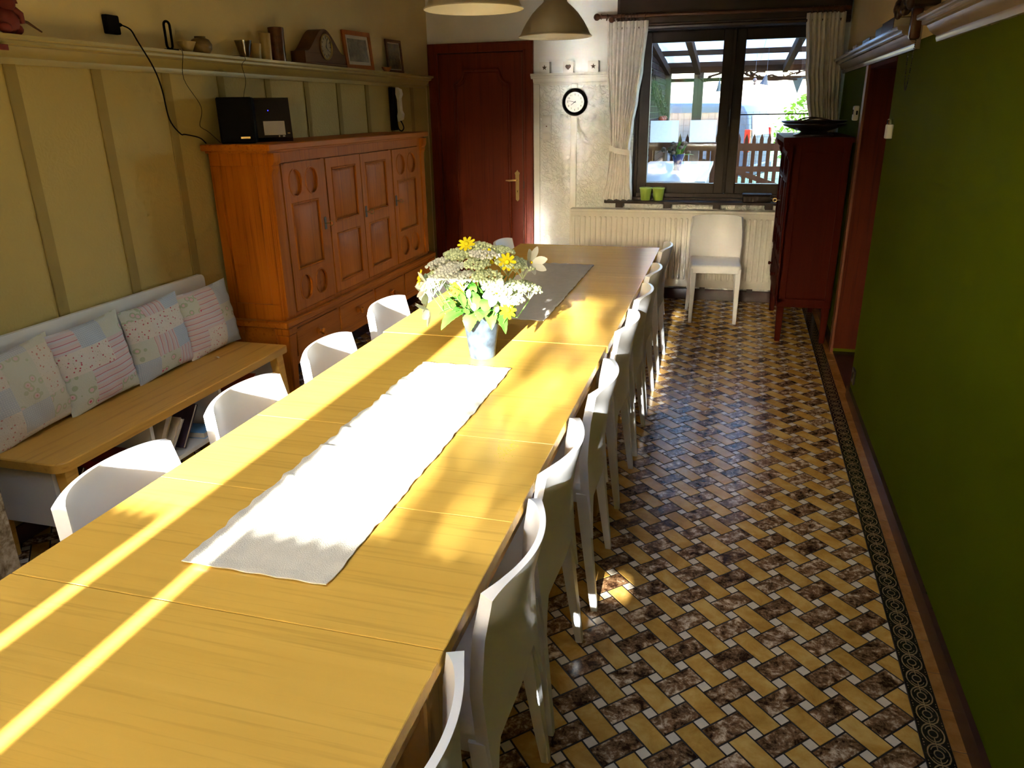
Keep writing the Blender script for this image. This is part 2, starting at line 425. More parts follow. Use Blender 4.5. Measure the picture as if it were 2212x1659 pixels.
for k, (mt, o_, lu, lv) in kinds.items():
    bm = bmn(); tile_bm(bm, [(p[0] * AX, p[1] * AY) for p in rect_poly(0, 0, lu, lv, GAP)]); shared[k] = mesh_of(k, bm, mt, 0)
    rest[k] = bmn()
cand = {k: [] for k in kinds}
for i in range(-19, 6):
    for j in range(-19, 37):
        for k, (mt, o_, lu, lv) in kinds.items():
            for off in ([o_] if o_ else [(0, 0), (0.5, 0.5)]):
                cx = WX0 + (i + off[0]) * AX; cy = WY0 + (j + off[1]) * AY
                if cx > XB + 0.001 or cx < -2.72 or cy > D + 0.05 or cy < YR - 0.05: continue
                poly = [(p[0] * AX, p[1] * AY) for p in rect_poly(0, 0, lu, lv, GAP)]
                cut = max(p[0] for p in poly) + cx > XB + 1e-4
                vis = cx > -0.42 and 1.2 < cy < 6.5
                cand[k].append((0 if vis else 1, cy, cx, cut))
for k, L in cand.items():
    mt, o_, lu, lv = kinds[k]
    L.sort(); n = 0
    for vis, cy, cx, cut in L:
        poly = [(p[0] * AX, p[1] * AY) for p in rect_poly(0, 0, lu, lv, GAP)]
        if cut:
            poly = [(p[0], p[1]) for p in clip([(p[0] + cx, p[1] + cy) for p in poly], XB - 0.0015)]
            if len(poly) < 3: continue
            if vis == 0 and n < 300:
                bm = bmn(); tile_bm(bm, poly); obj(k, bm, mt, floor, 0); n += 1
            else: tile_bm(rest[k], poly)
        elif vis == 0 and n < 300:
            link(k, shared[k], floor, (cx, cy, 0)); n += 1
        else: tile_bm(rest[k], poly, (cx, cy))
    o = obj(k, rest[k], mt, floor, 0); o['kind'] = 'stuff'
# ornamented border: one printed tile for every two repeats
def border_mat():
    m, nt, b = new_mat('border_print')
    t = N(nt, 'ShaderNodeTexCoord'); sx = N(nt, 'ShaderNodeSeparateXYZ'); nt.links.new(t.outputs['Object'], sx.inputs[0])
    X = sx.outputs[0]; per = 0.0717
    T = mth(nt, 'SUBTRACT', mth(nt, 'FLOORED_MODULO', mth(nt, 'ADD', sx.outputs[1], per / 2), per), per / 2)
    aX = mth(nt, 'ABSOLUTE', X); aT = mth(nt, 'ABSOLUTE', T)
    nz = noise(nt, t.outputs['Object'], 260.0, 2)
    jit = mth(nt, 'MULTIPLY', mth(nt, 'SUBTRACT', nz.outputs[0], 0.5), 0.10)
    def ell(rx, rt, wd):
        q = mth(nt, 'SQRT', mth(nt, 'ADD', mth(nt, 'POWER', mth(nt, 'DIVIDE', X, rx), 2.0), mth(nt, 'POWER', mth(nt, 'DIVIDE', T, rt), 2.0)))
        return mth(nt, 'LESS_THAN', mth(nt, 'ABSOLUTE', mth(nt, 'SUBTRACT', mth(nt, 'ADD', q, jit), 1.0)), wd)
    ring = ell(0.0112, 0.0135, 0.14); outer = ell(0.0265, 0.0355, 0.062)
    inner = mth(nt, 'MULTIPLY', ell(0.0190, 0.028, 0.06), mth(nt, 'GREATER_THAN', aT, 0.012))
    stem = mth(nt, 'MULTIPLY', mth(nt, 'LESS_THAN', aX, 0.0015), mth(nt, 'GREATER_THAN', aT, 0.0135))
    def dot(x, tt, r):
        q = mth(nt, 'SQRT', mth(nt, 'ADD', mth(nt, 'POWER', mth(nt, 'SUBTRACT', aX, x), 2.0), mth(nt, 'POWER', mth(nt, 'SUBTRACT', aT, tt), 2.0)))
        return mth(nt, 'LESS_THAN', q, r)
    f = ring
    for e in (outer, inner, stem, dot(0.0295, 0.0355, 0.0018), dot(0.030, 0.026, 0.0014), dot(0.0, 0.0, 0.0)): f = mth(nt, 'MAXIMUM', f, e)
    nt.links.new(mix(nt, f, (0.018, 0.012, 0.010), (0.30, 0.20, 0.09)), b.inputs['Base Color'])
    b.inputs['Roughness'].default_value = 0.2
    return m
m_border = border_mat()
bw = 0.0705; bl = 0.1434
bm = bmn(); tile_bm(bm, [(-bw / 2 + 0.0006, -bl / 2 + 0.0006), (bw / 2 - 0.0006, -bl / 2 + 0.0006), (bw / 2 - 0.0006, bl / 2 - 0.0006), (-bw / 2 + 0.0006, bl / 2 - 0.0006)]); bme = mesh_of('border_tile', bm, m_border, 0)
el = 0.1515; ew = 0.052
bm = bmn(); tile_bm(bm, [(-ew / 2, -el / 2 + 0.001), (ew / 2 - 0.001, -el / 2 + 0.001), (ew / 2 - 0.001, el / 2 - 0.001), (-ew / 2, el / 2 - 0.001)]); eme = mesh_of('edge_tile', bm, m_edge_t, 0)
yy = 1.731 + 0.0087 - bl * 20.5
while yy < D + 0.05:
    link('border_tile', bme, floor, (XB + bw / 2 + 0.001, yy + 0.0717 / 2 * 0, 0)); yy += bl
yy = 1.763 - el * 19.5
while yy < D + 0.1:
    link('edge_tile', eme, floor, (XB + bw + 0.001 + ew / 2, yy, 0)); yy += el

# ================================================================== LEFT WALL
bm = bmn(); box(bm, XL - 0.25, XL, YR - 0.25, D + 0.25, -0.12, CEIL + 0.1)
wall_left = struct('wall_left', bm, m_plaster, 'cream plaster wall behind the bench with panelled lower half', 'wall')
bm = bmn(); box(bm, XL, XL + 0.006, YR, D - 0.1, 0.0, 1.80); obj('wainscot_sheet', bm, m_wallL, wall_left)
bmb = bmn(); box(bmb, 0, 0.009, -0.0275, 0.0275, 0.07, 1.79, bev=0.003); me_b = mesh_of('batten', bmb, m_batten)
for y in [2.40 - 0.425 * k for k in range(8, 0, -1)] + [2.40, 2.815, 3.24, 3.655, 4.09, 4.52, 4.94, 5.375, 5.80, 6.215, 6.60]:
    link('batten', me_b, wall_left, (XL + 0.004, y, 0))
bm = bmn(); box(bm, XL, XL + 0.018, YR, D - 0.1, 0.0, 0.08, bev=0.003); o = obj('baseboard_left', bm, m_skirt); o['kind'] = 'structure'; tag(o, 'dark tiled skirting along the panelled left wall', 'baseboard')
# crown ledge: profile (projection, height)
LEDGE = [(0, 0), (0.018, 0), (0.022, 0.012), (0.022, 0.022), (0.034, 0.028), (0.048, 0.040), (0.056, 0.052), (0.060, 0.058), (0.074, 0.060), (0.080, 0.066), (0.080, 0.076), (0.096, 0.078), (0.100, 0.083), (0.100, 0.095), (0, 0.095)]
bm = bmn(); prism(bm, [(XL + p, 1.768 + z) for p, z in LEDGE], 'XZ', YR, 6.50)
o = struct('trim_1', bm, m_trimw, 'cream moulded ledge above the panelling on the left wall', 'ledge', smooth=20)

# ================================================================== FAR WALL
WX = (-0.80, 0.73); WZ = (0.86, 2.19)
bm = bmn()
box(bm, XL - 0.25, -2.585, D, D + 0.25, -0.12, CEIL + 0.1)
box(bm, -2.585, -1.65, D, D + 0.25, 2.12, CEIL + 0.1)
box(bm, -2.585, -1.65, D + 0.10, D + 0.25, -0.12, 2.12)
box(bm, -1.65, WX[0], D, D + 0.25, -0.12, CEIL + 0.1)
box(bm, WX[0], WX[1], D, D + 0.25, -0.12, WZ[0])
box(bm, WX[0], WX[1], D, D + 0.25, WZ[1], CEIL + 0.1)
box(bm, WX[1], 1.4, D, D + 0.25, -0.12, CEIL + 0.1)
wall_far = struct('wall_far', bm, m_plasterf, 'white far wall holding the red door and the garden window', 'wall')
bm = bmn(); box(bm, -1.65, WX[0] + 0.005, D - 0.006, D, 0.0, 1.80); box(bm, WX[0], 0.78, D - 0.006, D, 0.0, 0.845)
obj('embossed_panel', bm, m_wallF, wall_far)
for x in (-1.622, -1.300):
    bm = bmn(); box(bm, x - 0.0275, x + 0.0275, D - 0.02, D - 0.005, 0.08, 1.78, bev=0.003); obj('batten', bm, m_trimf, wall_far)
for x in (-0.94, -0.54, -0.15, 0.24, 0.6):
    bm = bmn(); box(bm, x - 0.02, x + 0.02, D - 0.022, D - 0.004, 0.08, 0.165, bev=0.002); obj('wood_block', bm, m_dark, wall_far)
L2 = [(p * 0.62, z) for p, z in LEDGE]
bm = bmn(); prism(bm, [(D - p, 1.768 + z) for p, z in L2], 'YZ', -1.665, -0.80)
struct('trim_2', bm, m_trimf, 'pale moulded ledge above the wall clock', 'ledge', smooth=20)
bm = bmn(); box(bm, -1.65, 0.80, D - 0.03, D - 0.004, 0.0, 0.095, bev=0.004); struct('baseboard_far', bm, m_skirt, 'dark skirting below the radiator', 'baseboard')

# door
door = thing('door_1', 'red-brown panelled wooden door with brass handle in the far wall', 'door', (0, 0, 0)); door['kind'] = 'structure'
def frame_piece(pts, plane='XZ'):
    bm = bmn(); prism(bm, pts, plane, D - 0.028, D + 0.06); return bm
obj('door_frame', frame_piece([(-2.585, 0), (-2.50, 0), (-2.50, 2.045), (-2.585, 2.12)]), m_mahog, door)
obj('door_frame', frame_piece([(-1.735, 0), (-1.65, 0), (-1.65, 2.12), (-1.735, 2.045)]), m_mahog, door)
obj('door_frame', frame_piece([(-2.50, 2.045), (-1.735, 2.045), (-1.65, 2.12), (-2.585, 2.12)]), m_mahog, door)
bm = bmn()
for x0, x1 in ((-2.585, -2.57), (-1.665, -1.65)): box(bm, x0, x1, D - 0.036, D - 0.027, 0.0, 2.12, bev=0.003)
box(bm, -2.585, -1.65, D - 0.036, D - 0.027, 2.105, 2.12, bev=0.003)
for x0, x1 in ((-2.52, -2.50), (-1.735, -1.715)): box(bm, x0, x1, D - 0.034, D - 0.027, 0.0, 2.055, bev=0.003)
obj('frame_bead', bm, m_mahog, door)
leaf = BOX('door_leaf', m_mahog, door, -2.495, -1.74, D - 0.012, D + 0.04, 0.006, 2.04, bev=0.002)
def panel_path(dx, dz):
    xa, xb, zt, zb = -2.355 + dx, -1.862 - dx, 1.905 - dz, 0.22 + dz
    p = [(xa, zb), (xb, zb), (xb, zt - 0.105)]
    for k in range(0, 9):
        a = PI / 2 * k / 8; p.append((xb - 0.090 * math.sin(a) * 0.95, zt - 0.105 + 0.085 * (1 - math.cos(a))))
    p.append((xb - 0.092, zt)); p.append((xa + 0.092, zt))
    for k in range(8, -1, -1):
        a = PI / 2 * k / 8; p.append((xa + 0.090 * math.sin(a) * 0.95, zt - 0.105 + 0.085 * (1 - math.cos(a))))
    return p
bm = bmn(); tube(bm, [(x, D - 0.013, z) for x, z in panel_path(0, 0)], 0.011, 8, closed=True); tube(bm, [(x, D - 0.012, z) for x, z in panel_path(0.022, 0.022)], 0.005, 6, closed=True)
obj('panel_moulding', bm, m_mahog, leaf)
bm = bmn(); box(bm, -1.752, -1.745, D - 0.0135, D - 0.011, 0.02, 2.03); obj('shadow_gap', bm, m_groove, leaf)
bm = bmn(); prism(bm, [(-1.815, 0.83), (-1.8, 0.815), (-1.785, 0.83), (-1.783, 1.04), (-1.777, 1.06), (-1.79, 1.07), (-1.80, 1.085), (-1.81, 1.07), (-1.823, 1.06), (-1.817, 1.04)], 'XZ', D - 0.019, D - 0.011)
plate = obj('handle_plate', bm, m_brass, leaf, label='aged brass handle plate')
bm = bmn(); tube(bm, [(-1.80, D - 0.012, 1.0), (-1.80, D - 0.05, 1.0), (-1.803, D - 0.058, 1.0), (-1.82, D - 0.062, 1.001), (-1.86, D - 0.062, 0.996), (-1.895, D - 0.06, 0.998)], [0.008, 0.008, 0.009, 0.009, 0.0085, 0.005], 10); obj('lever', bm, m_brass, plate)
bm = bmn(); cyl(bm, (-1.80, D - 0.0195, 0.905), (-1.80, D - 0.0185, 0.905), 0.004, n=10); box(bm, -1.8015, -1.7985, D - 0.0195, D - 0.0185, 0.89, 0.905); obj('keyhole', bm, m_black, plate)
BOX('hinge', m_iron, door, -1.738, -1.731, D - 0.034, D - 0.026, 0.93, 0.99)
BOX('threshold', m_skirt, door, -2.585, -1.65, D - 0.01, D + 0.1, 0.0, 0.006)

# window with two sashes
win = thing('window_1', 'dark brown framed two-casement window onto the garden shelter', 'window'); win['kind'] = 'structure'
YG = D + 0.12
def bars(bm, x0, x1, z0, z1, wd, y0, y1, bev=0.003):
    box(bm, x0, x0 + wd, y0, y1, z0, z1, bev=bev); box(bm, x1 - wd, x1, y0, y1, z0, z1, bev=bev)
    box(bm, x0 + wd, x1 - wd, y0, y1, z0, z0 + wd, bev=bev); box(bm, x0 + wd, x1 - wd, y0, y1, z1 - wd, z1, bev=bev)
bm = bmn(); bars(bm, WX[0], WX[1], WZ[0], WZ[1], 0.035, D + 0.07, D + 0.16); obj('window_frame', bm, m_dark, win)
bm = bmn()
box(bm, WX[0] - 0.002, WX[0] + 0.012, D - 0.004, D + 0.08, WZ[0], WZ[1]); box(bm, WX[1] - 0.012, WX[1] + 0.002, D - 0.004, D + 0.08, WZ[0], WZ[1]); box(bm, WX[0], WX[1], D - 0.004, D + 0.08, WZ[1] - 0.012, WZ[1] + 0.002)
obj('reveal_lining', bm, m_dark, win)
for x0, x1 in ((-0.765, -0.037), (-0.033, 0.695)):
    bm = bmn(); bars(bm, x0, x1, 0.893, 2.155, 0.082, D + 0.08, D + 0.145, 0.004)
    bars(bm, x0 + 0.076, x1 - 0.076, 0.969, 2.079, 0.008, D + 0.072, D + 0.08, 0.001)
    s = obj('casement', bm, m_dark, win)
    bm = bmn(); box(bm, x0 + 0.075, x1 - 0.075, YG - 0.003, YG + 0.003, 0.968, 2.08); obj('pane', bm, m_pane, s)
    if x0 > -0.1:
        bm = bmn(); box(bm, x0 + 0.08, x1 - 0.08, YG - 0.008, YG - 0.003, 1.512, 1.521); obj('glazing_bar', bm, m_black, s)
    else:
        bm = bmn(); box(bm, -0.052, -0.022, D + 0.066, D + 0.08, 0.90, 2.15, bev=0.004); obj('meeting_stile', bm, m_dark, s)
        bm = bmn(); box(bm, -0.047, -0.029, D + 0.055, D + 0.067, 1.40, 1.46, bev=0.003); tube(bm, [(-0.038, D + 0.056, 1.43), (-0.038, D + 0.035, 1.435), (-0.038, D + 0.03, 1.45), (-0.038, D + 0.035, 1.56)], 0.008, 8); obj('window_handle', bm, m_iron, s)
# sill board and its blocks
sill = thing('window_sill', 'dark wooden sill shelf above the radiator', 'sill'); sill['kind'] = 'structure'
bm = bmn(); prism(bm, [(-1.02, D - 0.02), (-1.005, D - 0.145), (-0.985, D - 0.16), (0.70, D - 0.16), (0.72, D - 0.14), (0.72, D - 0.006), (-0.80, D - 0.006), (-0.80, D - 0.02)], 'XY', 0.828, 0.846); box(bm, WX[0] + 0.002, WX[1] - 0.002, D - 0.01, D + 0.07, 0.846, 0.862)
obj('board', bm, m_dark, sill)
for x in (-0.88, -0.48, -0.08, 0.33):
    BOX('bracket', m_dark, sill, x - 0.03, x + 0.03, D - 0.13, D - 0.004, 0.79, 0.828)
# wooden pelmet casing
pel = thing('window_casing', 'dark stained wooden casing filling the wall above the window', 'casing'); pel['kind'] = 'structure'
bm = bmn(); box(bm, -0.95, 0.775, D - 0.06, D, 2.17, CEIL); obj('board', bm, m_pelmet, pel)
bm = bmn(); prism(bm, [(D, 2.155), (D - 0.062, 2.155), (D - 0.075, 2.165), (D - 0.078, 2.18), (D - 0.068, 2.188), (D - 0.068, 2.20), (D - 0.06, 2.205), (D, 2.205)], 'YZ', -0.95, 0.775); obj('moulding', bm, m_pelmet, pel)
bm = bmn(); box(bm, -0.95, -0.93, D - 0.068, D, 2.205, CEIL, bev=0.003); obj('edge_strip', bm, m_pelmet, pel)

# ================================================================== RIGHT WALL
def skew(bm, d0, d1, y0, y1, z0, z1):
    prism(bm, [(xr(y0) + d0, y0), (xr(y1) + d0, y1), (xr(y1) + d1, y1), (xr(y0) + d1, y0)], 'XY', z0, z1)
DY = (4.41, 5.30)
bm = bmn(); skew(bm, 0, 0.3, YR - 0.25, DY[0], -0.12, 1.84); skew(bm, 0, 0.3, DY[1], D + 0.25, -0.12, 1.84); skew(bm, 0, 0.3, DY[0], DY[1], 1.80, 1.84)
skew(bm, 0.9, 1.0, DY[0] - 0.4, DY[1] + 0.4, -0.12, 1.84); skew(bm, 0.3, 0.95, DY[0] - 0.4, DY[0] - 0.3, -0.12, 1.84); skew(bm, 0.3, 0.95, DY[1] + 0.3, DY[1] + 0.4, -0.12, 1.84); skew(bm, 0.3, 1.0, DY[0] - 0.4, DY[1] + 0.4, 1.84, 1.9)
wall_right = struct('wall_right', bm, m_green, 'deep green painted wall on the right with a doorway', 'wall')
bm = bmn(); skew(bm, 0, 0.3, YR - 0.25, D + 0.25, 1.84, CEIL + 0.1); obj('upper_plaster', bm, m_plaster, wall_right)
for n_, (y0, y1) in enumerate(((YR, DY[0] + 0.012), (DY[1] + 0.09, D - 0.01))):
    bm = bmn(); skew(bm, -0.016, 0.0, y0, y1, 0.0, 0.07); struct('baseboard_right', bm, m_skirt, ['dark tiled skirting along the near green wall', 'dark tiled skirting beyond the doorway'][n_], 'baseboard')
def ledge_r(y0, y1):
    bm = bmn(); rows = []
    for y in (y0, y1):
        rows.append([bm.verts.new((xr(y) - p, y, 1.802 + z)) for p, z in LEDGE])
    fs = [bm.faces.new(rows[0]), bm.faces.new(rows[1][::-1])]
    for i in range(len(LEDGE)): fs.append(bm.faces.new((rows[0][i], rows[1][i], rows[1][(i + 1) % len(LEDGE)], rows[0][(i + 1) % len(LEDGE)])))
    bmesh.ops.recalc_face_normals(bm, faces=fs); return bm
struct('trim_3', ledge_r(YR, 3.50), m_trimr, 'glossy moulded ledge along the near green wall', 'ledge', smooth=20)
struct('trim_4', ledge_r(3.905, D - 0.01), m_trimr, 'glossy moulded ledge over the doorway, carrying small books', 'ledge', smooth=20)
# doorway lining
dw = thing('door_2', 'brown wooden doorway lining in the green wall', 'doorway'); dw['kind'] = 'structure'
bm = bmn(); skew(bm, -0.004, 0.3, DY[1] - 0.02, DY[1], 0.03, 1.80); obj('jamb', bm, m_jamb, dw)
bm = bmn(); skew(bm, 0.01, 0.3, DY[0], DY[0] + 0.02, 0.03, 1.80); obj('jamb', bm, m_jamb, dw)
bm = bmn(); skew(bm, -0.004, 0.3, DY[0], DY[1], 1.78, 1.80); obj('lintel', bm, m_jamb, dw)
bm = bmn(); skew(bm, -0.018, 0.0, DY[1] - 0.02, DY[1] + 0.065, 0.0, 1.80); obj('architrave', bm, m_arch, dw)
bm = bmn(); skew(bm, 0.0, 0.9, DY[0], DY[1], -0.02, 0.004); obj('threshold', bm, m_skirt, dw)
bm = bmn(); skew(bm, 0.25, 0.29, DY[0] + 0.02, DY[1] - 0.02, 0.01, 1.78); obj('door_leaf', bm, m_jamb, dw)

# ================================================================== CEILING
# ceiling with an unseen roof light, added to brighten the near table end
KX = (-1.40, -0.20); KY = (0.20, 1.50)
bm = bmn(); holed(bm, [(XL - 0.25, YR - 0.25), (1.4, YR - 0.25), (1.4, D + 0.25), (XL - 0.25, D + 0.25)], [[(KX[0], KY[0]), (KX[1], KY[0]), (KX[1], KY[1]), (KX[0], KY[1])]], 'XY', CEIL, CEIL + 0.14)
struct('ceiling', bm, m_ceil, 'plain off-white ceiling with a roof light above the near table end', 'ceiling')
rl = thing('window_4', 'roof light in the ceiling above the near table end, out of view', 'roof light'); rl['kind'] = 'structure'
bm = bmn(); a0, a1, b0, b1 = KX[0], KX[1], KY[0], KY[1]
holed(bm, [(a0 - 0.05, b0 - 0.05), (a1 + 0.05, b0 - 0.05), (a1 + 0.05, b1 + 0.05), (a0 - 0.05, b1 + 0.05)], [[(a0, b0), (a1, b0), (a1, b1), (a0, b1)]], 'XY', CEIL + 0.14, CEIL + 0.85); obj('shaft', bm, m_ceil, rl, 0)
bm = bmn(); box(bm, a0 - 0.03, a1 + 0.03, b0 - 0.03, b1 + 0.03, CEIL + 0.85, CEIL + 0.856); obj('pane', bm, m_pane, rl, 0)
bm = bmn(); box(bm, -6.0, 6.0, 2.2, D + 0.27, CEIL + 0.14, 6.2); struct('house_upper_storey', bm, m_plaster, 'upper storey of the house above the dining room', 'house')

# ================================================================== REAR WALL (behind the camera) with the sunny windows
RZ = 0.92; HEAD = 0.75 + (3.64 - YR) * SUN_TAN
def sx(x, y): return x - SUN_DX * (y - YR)
px0 = -1.62; px1 = sx(-1.118, 1.4); px2 = sx(-0.957, 1.4); px3 = sx(-0.215, 2.5)
bm = bmn()
box(bm, XL - 0.25, px0, YR - 0.25, YR, -0.12, CEIL + 0.1); box(bm, px3, 1.4, YR - 0.25, YR, -0.12, CEIL + 0.1)
box(bm, px1 + 0.012, px2 - 0.012, YR - 0.25, YR, -0.12, CEIL + 0.1)
for a, b in ((px0, px1 + 0.012), (px2 - 0.012, px3)):
    box(bm, a, b, YR - 0.25, YR, -0.12, RZ); box(bm, a, b, YR - 0.25, YR, HEAD, CEIL + 0.1)
wall_rear = struct('wall_rear', bm, m_plaster, 'plaster wall behind the camera with two sunny windows', 'wall')
m_sheer = translucent('cafe_linen', (0.55, 0.50, 0.42), 0.12)
CAFE = 0.75 + (1.19 - YR) * SUN_TAN  # top of the added curtains, set where sunlight starts on the table
for n_, (a, b) in enumerate(((px0, px1), (px2, px3))):
    wn = thing('window_%d' % (n_ + 2), ['sunny window behind the camera on the left', 'sunny window behind the camera on the right'][n_], 'window'); wn['kind'] = 'structure'
    bm = bmn(); x0, x1 = (a, b + 0.012) if n_ == 0 else (a - 0.012, b)
    bars(bm, x0, x1, RZ, HEAD, 0.012, YR - 0.06, YR - 0.01, 0.002); obj('window_frame', bm, m_whitep, wn)
    bm = bmn(); box(bm, x0 + 0.005, x1 - 0.005, YR - 0.038, YR - 0.034, RZ + 0.005, HEAD - 0.005); obj('pane', bm, m_pane, wn)
    g0, g1 = (a + 0.01, b - 0.03) if n_ == 0 else (a + 0.026, b - 0.01)
    cc = thing('cafe_curtain', ['half-height linen curtain across the left window behind the camera', 'half-height linen curtain across the right window behind the camera'][n_], 'curtain', group='half-height linen curtains')
    bm = bmn()
    def fn(u, v, g0=g0, g1=g1): return (g0 + (g1 - g0) * u, YR + 0.035 + 0.012 * math.sin(2 * PI * 14 * u), RZ + 0.02 + (CAFE - RZ - 0.02) * v)
    shell(bm, fn, 120, 3, 0.0015); obj('cloth', bm, m_sheer, cc)
    bm = bmn(); cyl(bm, (g0, YR + 0.035, CAFE - 0.015), (g1, YR + 0.035, CAFE - 0.015), 0.005, n=8); obj('rod', bm, m_brass, cc)

# ================================================================== DINING TABLES
def table(label, x0, x1, seams, legs, apr):
    t = thing('dining_table', label, 'table', ((x0 + x1) / 2, seams[0], 0.0), group='dining tables joined end to end')
    ox, oy = (x0 + x1) / 2, seams[0]
    for a, b in zip(seams, seams[1:]):
        bm = bmn(); box(bm, x0 - ox, x1 - ox, a - oy + 0.0006, b - oy - 0.0006, 0.722, 0.75, bev=0.0015)
        obj('table_top_leaf', bm, m_oak, t)
    bm = bmn()
    ya, yb = apr
    for xx in (x0 + 0.03, x1 - 0.052): box(bm, xx - ox, xx + 0.022 - ox, ya - oy, yb - oy, 0.64, 0.722, bev=0.002)
    for yy in (ya, yb - 0.022): box(bm, x0 + 0.03 - ox, x1 - 0.03 - ox, yy - oy, yy + 0.022 - oy, 0.64, 0.722, bev=0.002)
    obj('apron', bm, m_oakleg, t)
    for y in legs:
        for xx in (x0 + 0.06, x1 - 0.06):
            bm = bmn(); frustum(bm, (xx - ox, y - oy, 0.0), (0.06, 0.06), (xx - ox, y - oy, 0.722), (0.085, 0.085), bev=0.004)
            obj('leg', bm, m_oakleg, t)
    return t
table('long light oak dining table nearest the camera, under the first linen runner', -1.285, -0.390, [-0.42, 0.94, 1.36, 1.77, 2.667], [-0.34, 0.935, 2.60], (-0.39, 2.64))
table('light oak dining table farther from the camera, below the pendant lamps', -1.295, -0.385, [2.672, 3.499, 3.90, 4.83], [2.74, 4.76], (2.70, 4.80))

# linen runners
def runner(label, x0, x1, y0, y1, seed, folds):
    rnd = random.Random(seed)
    ph = [rnd.uniform(0, 6.28) for _ in range(8)]
    def edge(y, k): return 0.003 * math.sin(23 * y + ph[k]) + 0.0025 * math.sin(61 * y + ph[k + 1]) + 0.0015 * math.sin(140 * y + ph[k + 2])
    def fn(u, v):
        y = y0 + (y1 - y0) * v; a = x0 + edge(y, 0); b = x1 + edge(y, 3) * 0.5
        x = a + (b - a) * u
        z = 0.7535 + 0.0012 * (1 + math.sin(17 * y + 3 * u + ph[5])) * (1 - u) ** 2
        for fy, du, hh in folds:
            if u < du:
                k = (y - fy - 0.03 * u) / 0.012
                z += hh * (1 - u / du) * math.exp(-k * k)
        e = min(u, 1 - u) * (x1 - x0); e2 = min(v, 1 - v) * (y1 - y0)
        if min(e, e2) < 0.02: z += 0.0012 * (1 + math.sin(90 * (x + y) + ph[6]))
        return (x, y, z)
    bm = bmn(); shell(bm, fn, 36, 150, 0.0022)
    return tag(obj('table_runner', bm, m_linen), label, 'table runner', 'linen table runners')
runner('sunlit linen runner on the near table, in front of the flower vase', -0.982, -0.663, 1.05, 2.33, 1, [(1.60, 0.35, 0.008), (1.72, 0.3, 0.006), (1.98, 0.28, 0.007), (2.12, 0.3, 0.005), (1.42, 0.2, 0.006)])
runner('shaded linen runner on the far table, behind the flower vase', -1.04, -0.695, 2.955, 4.175, 2, [(3.3, 0.3, 0.003), (3.75, 0.3, 0.003)])

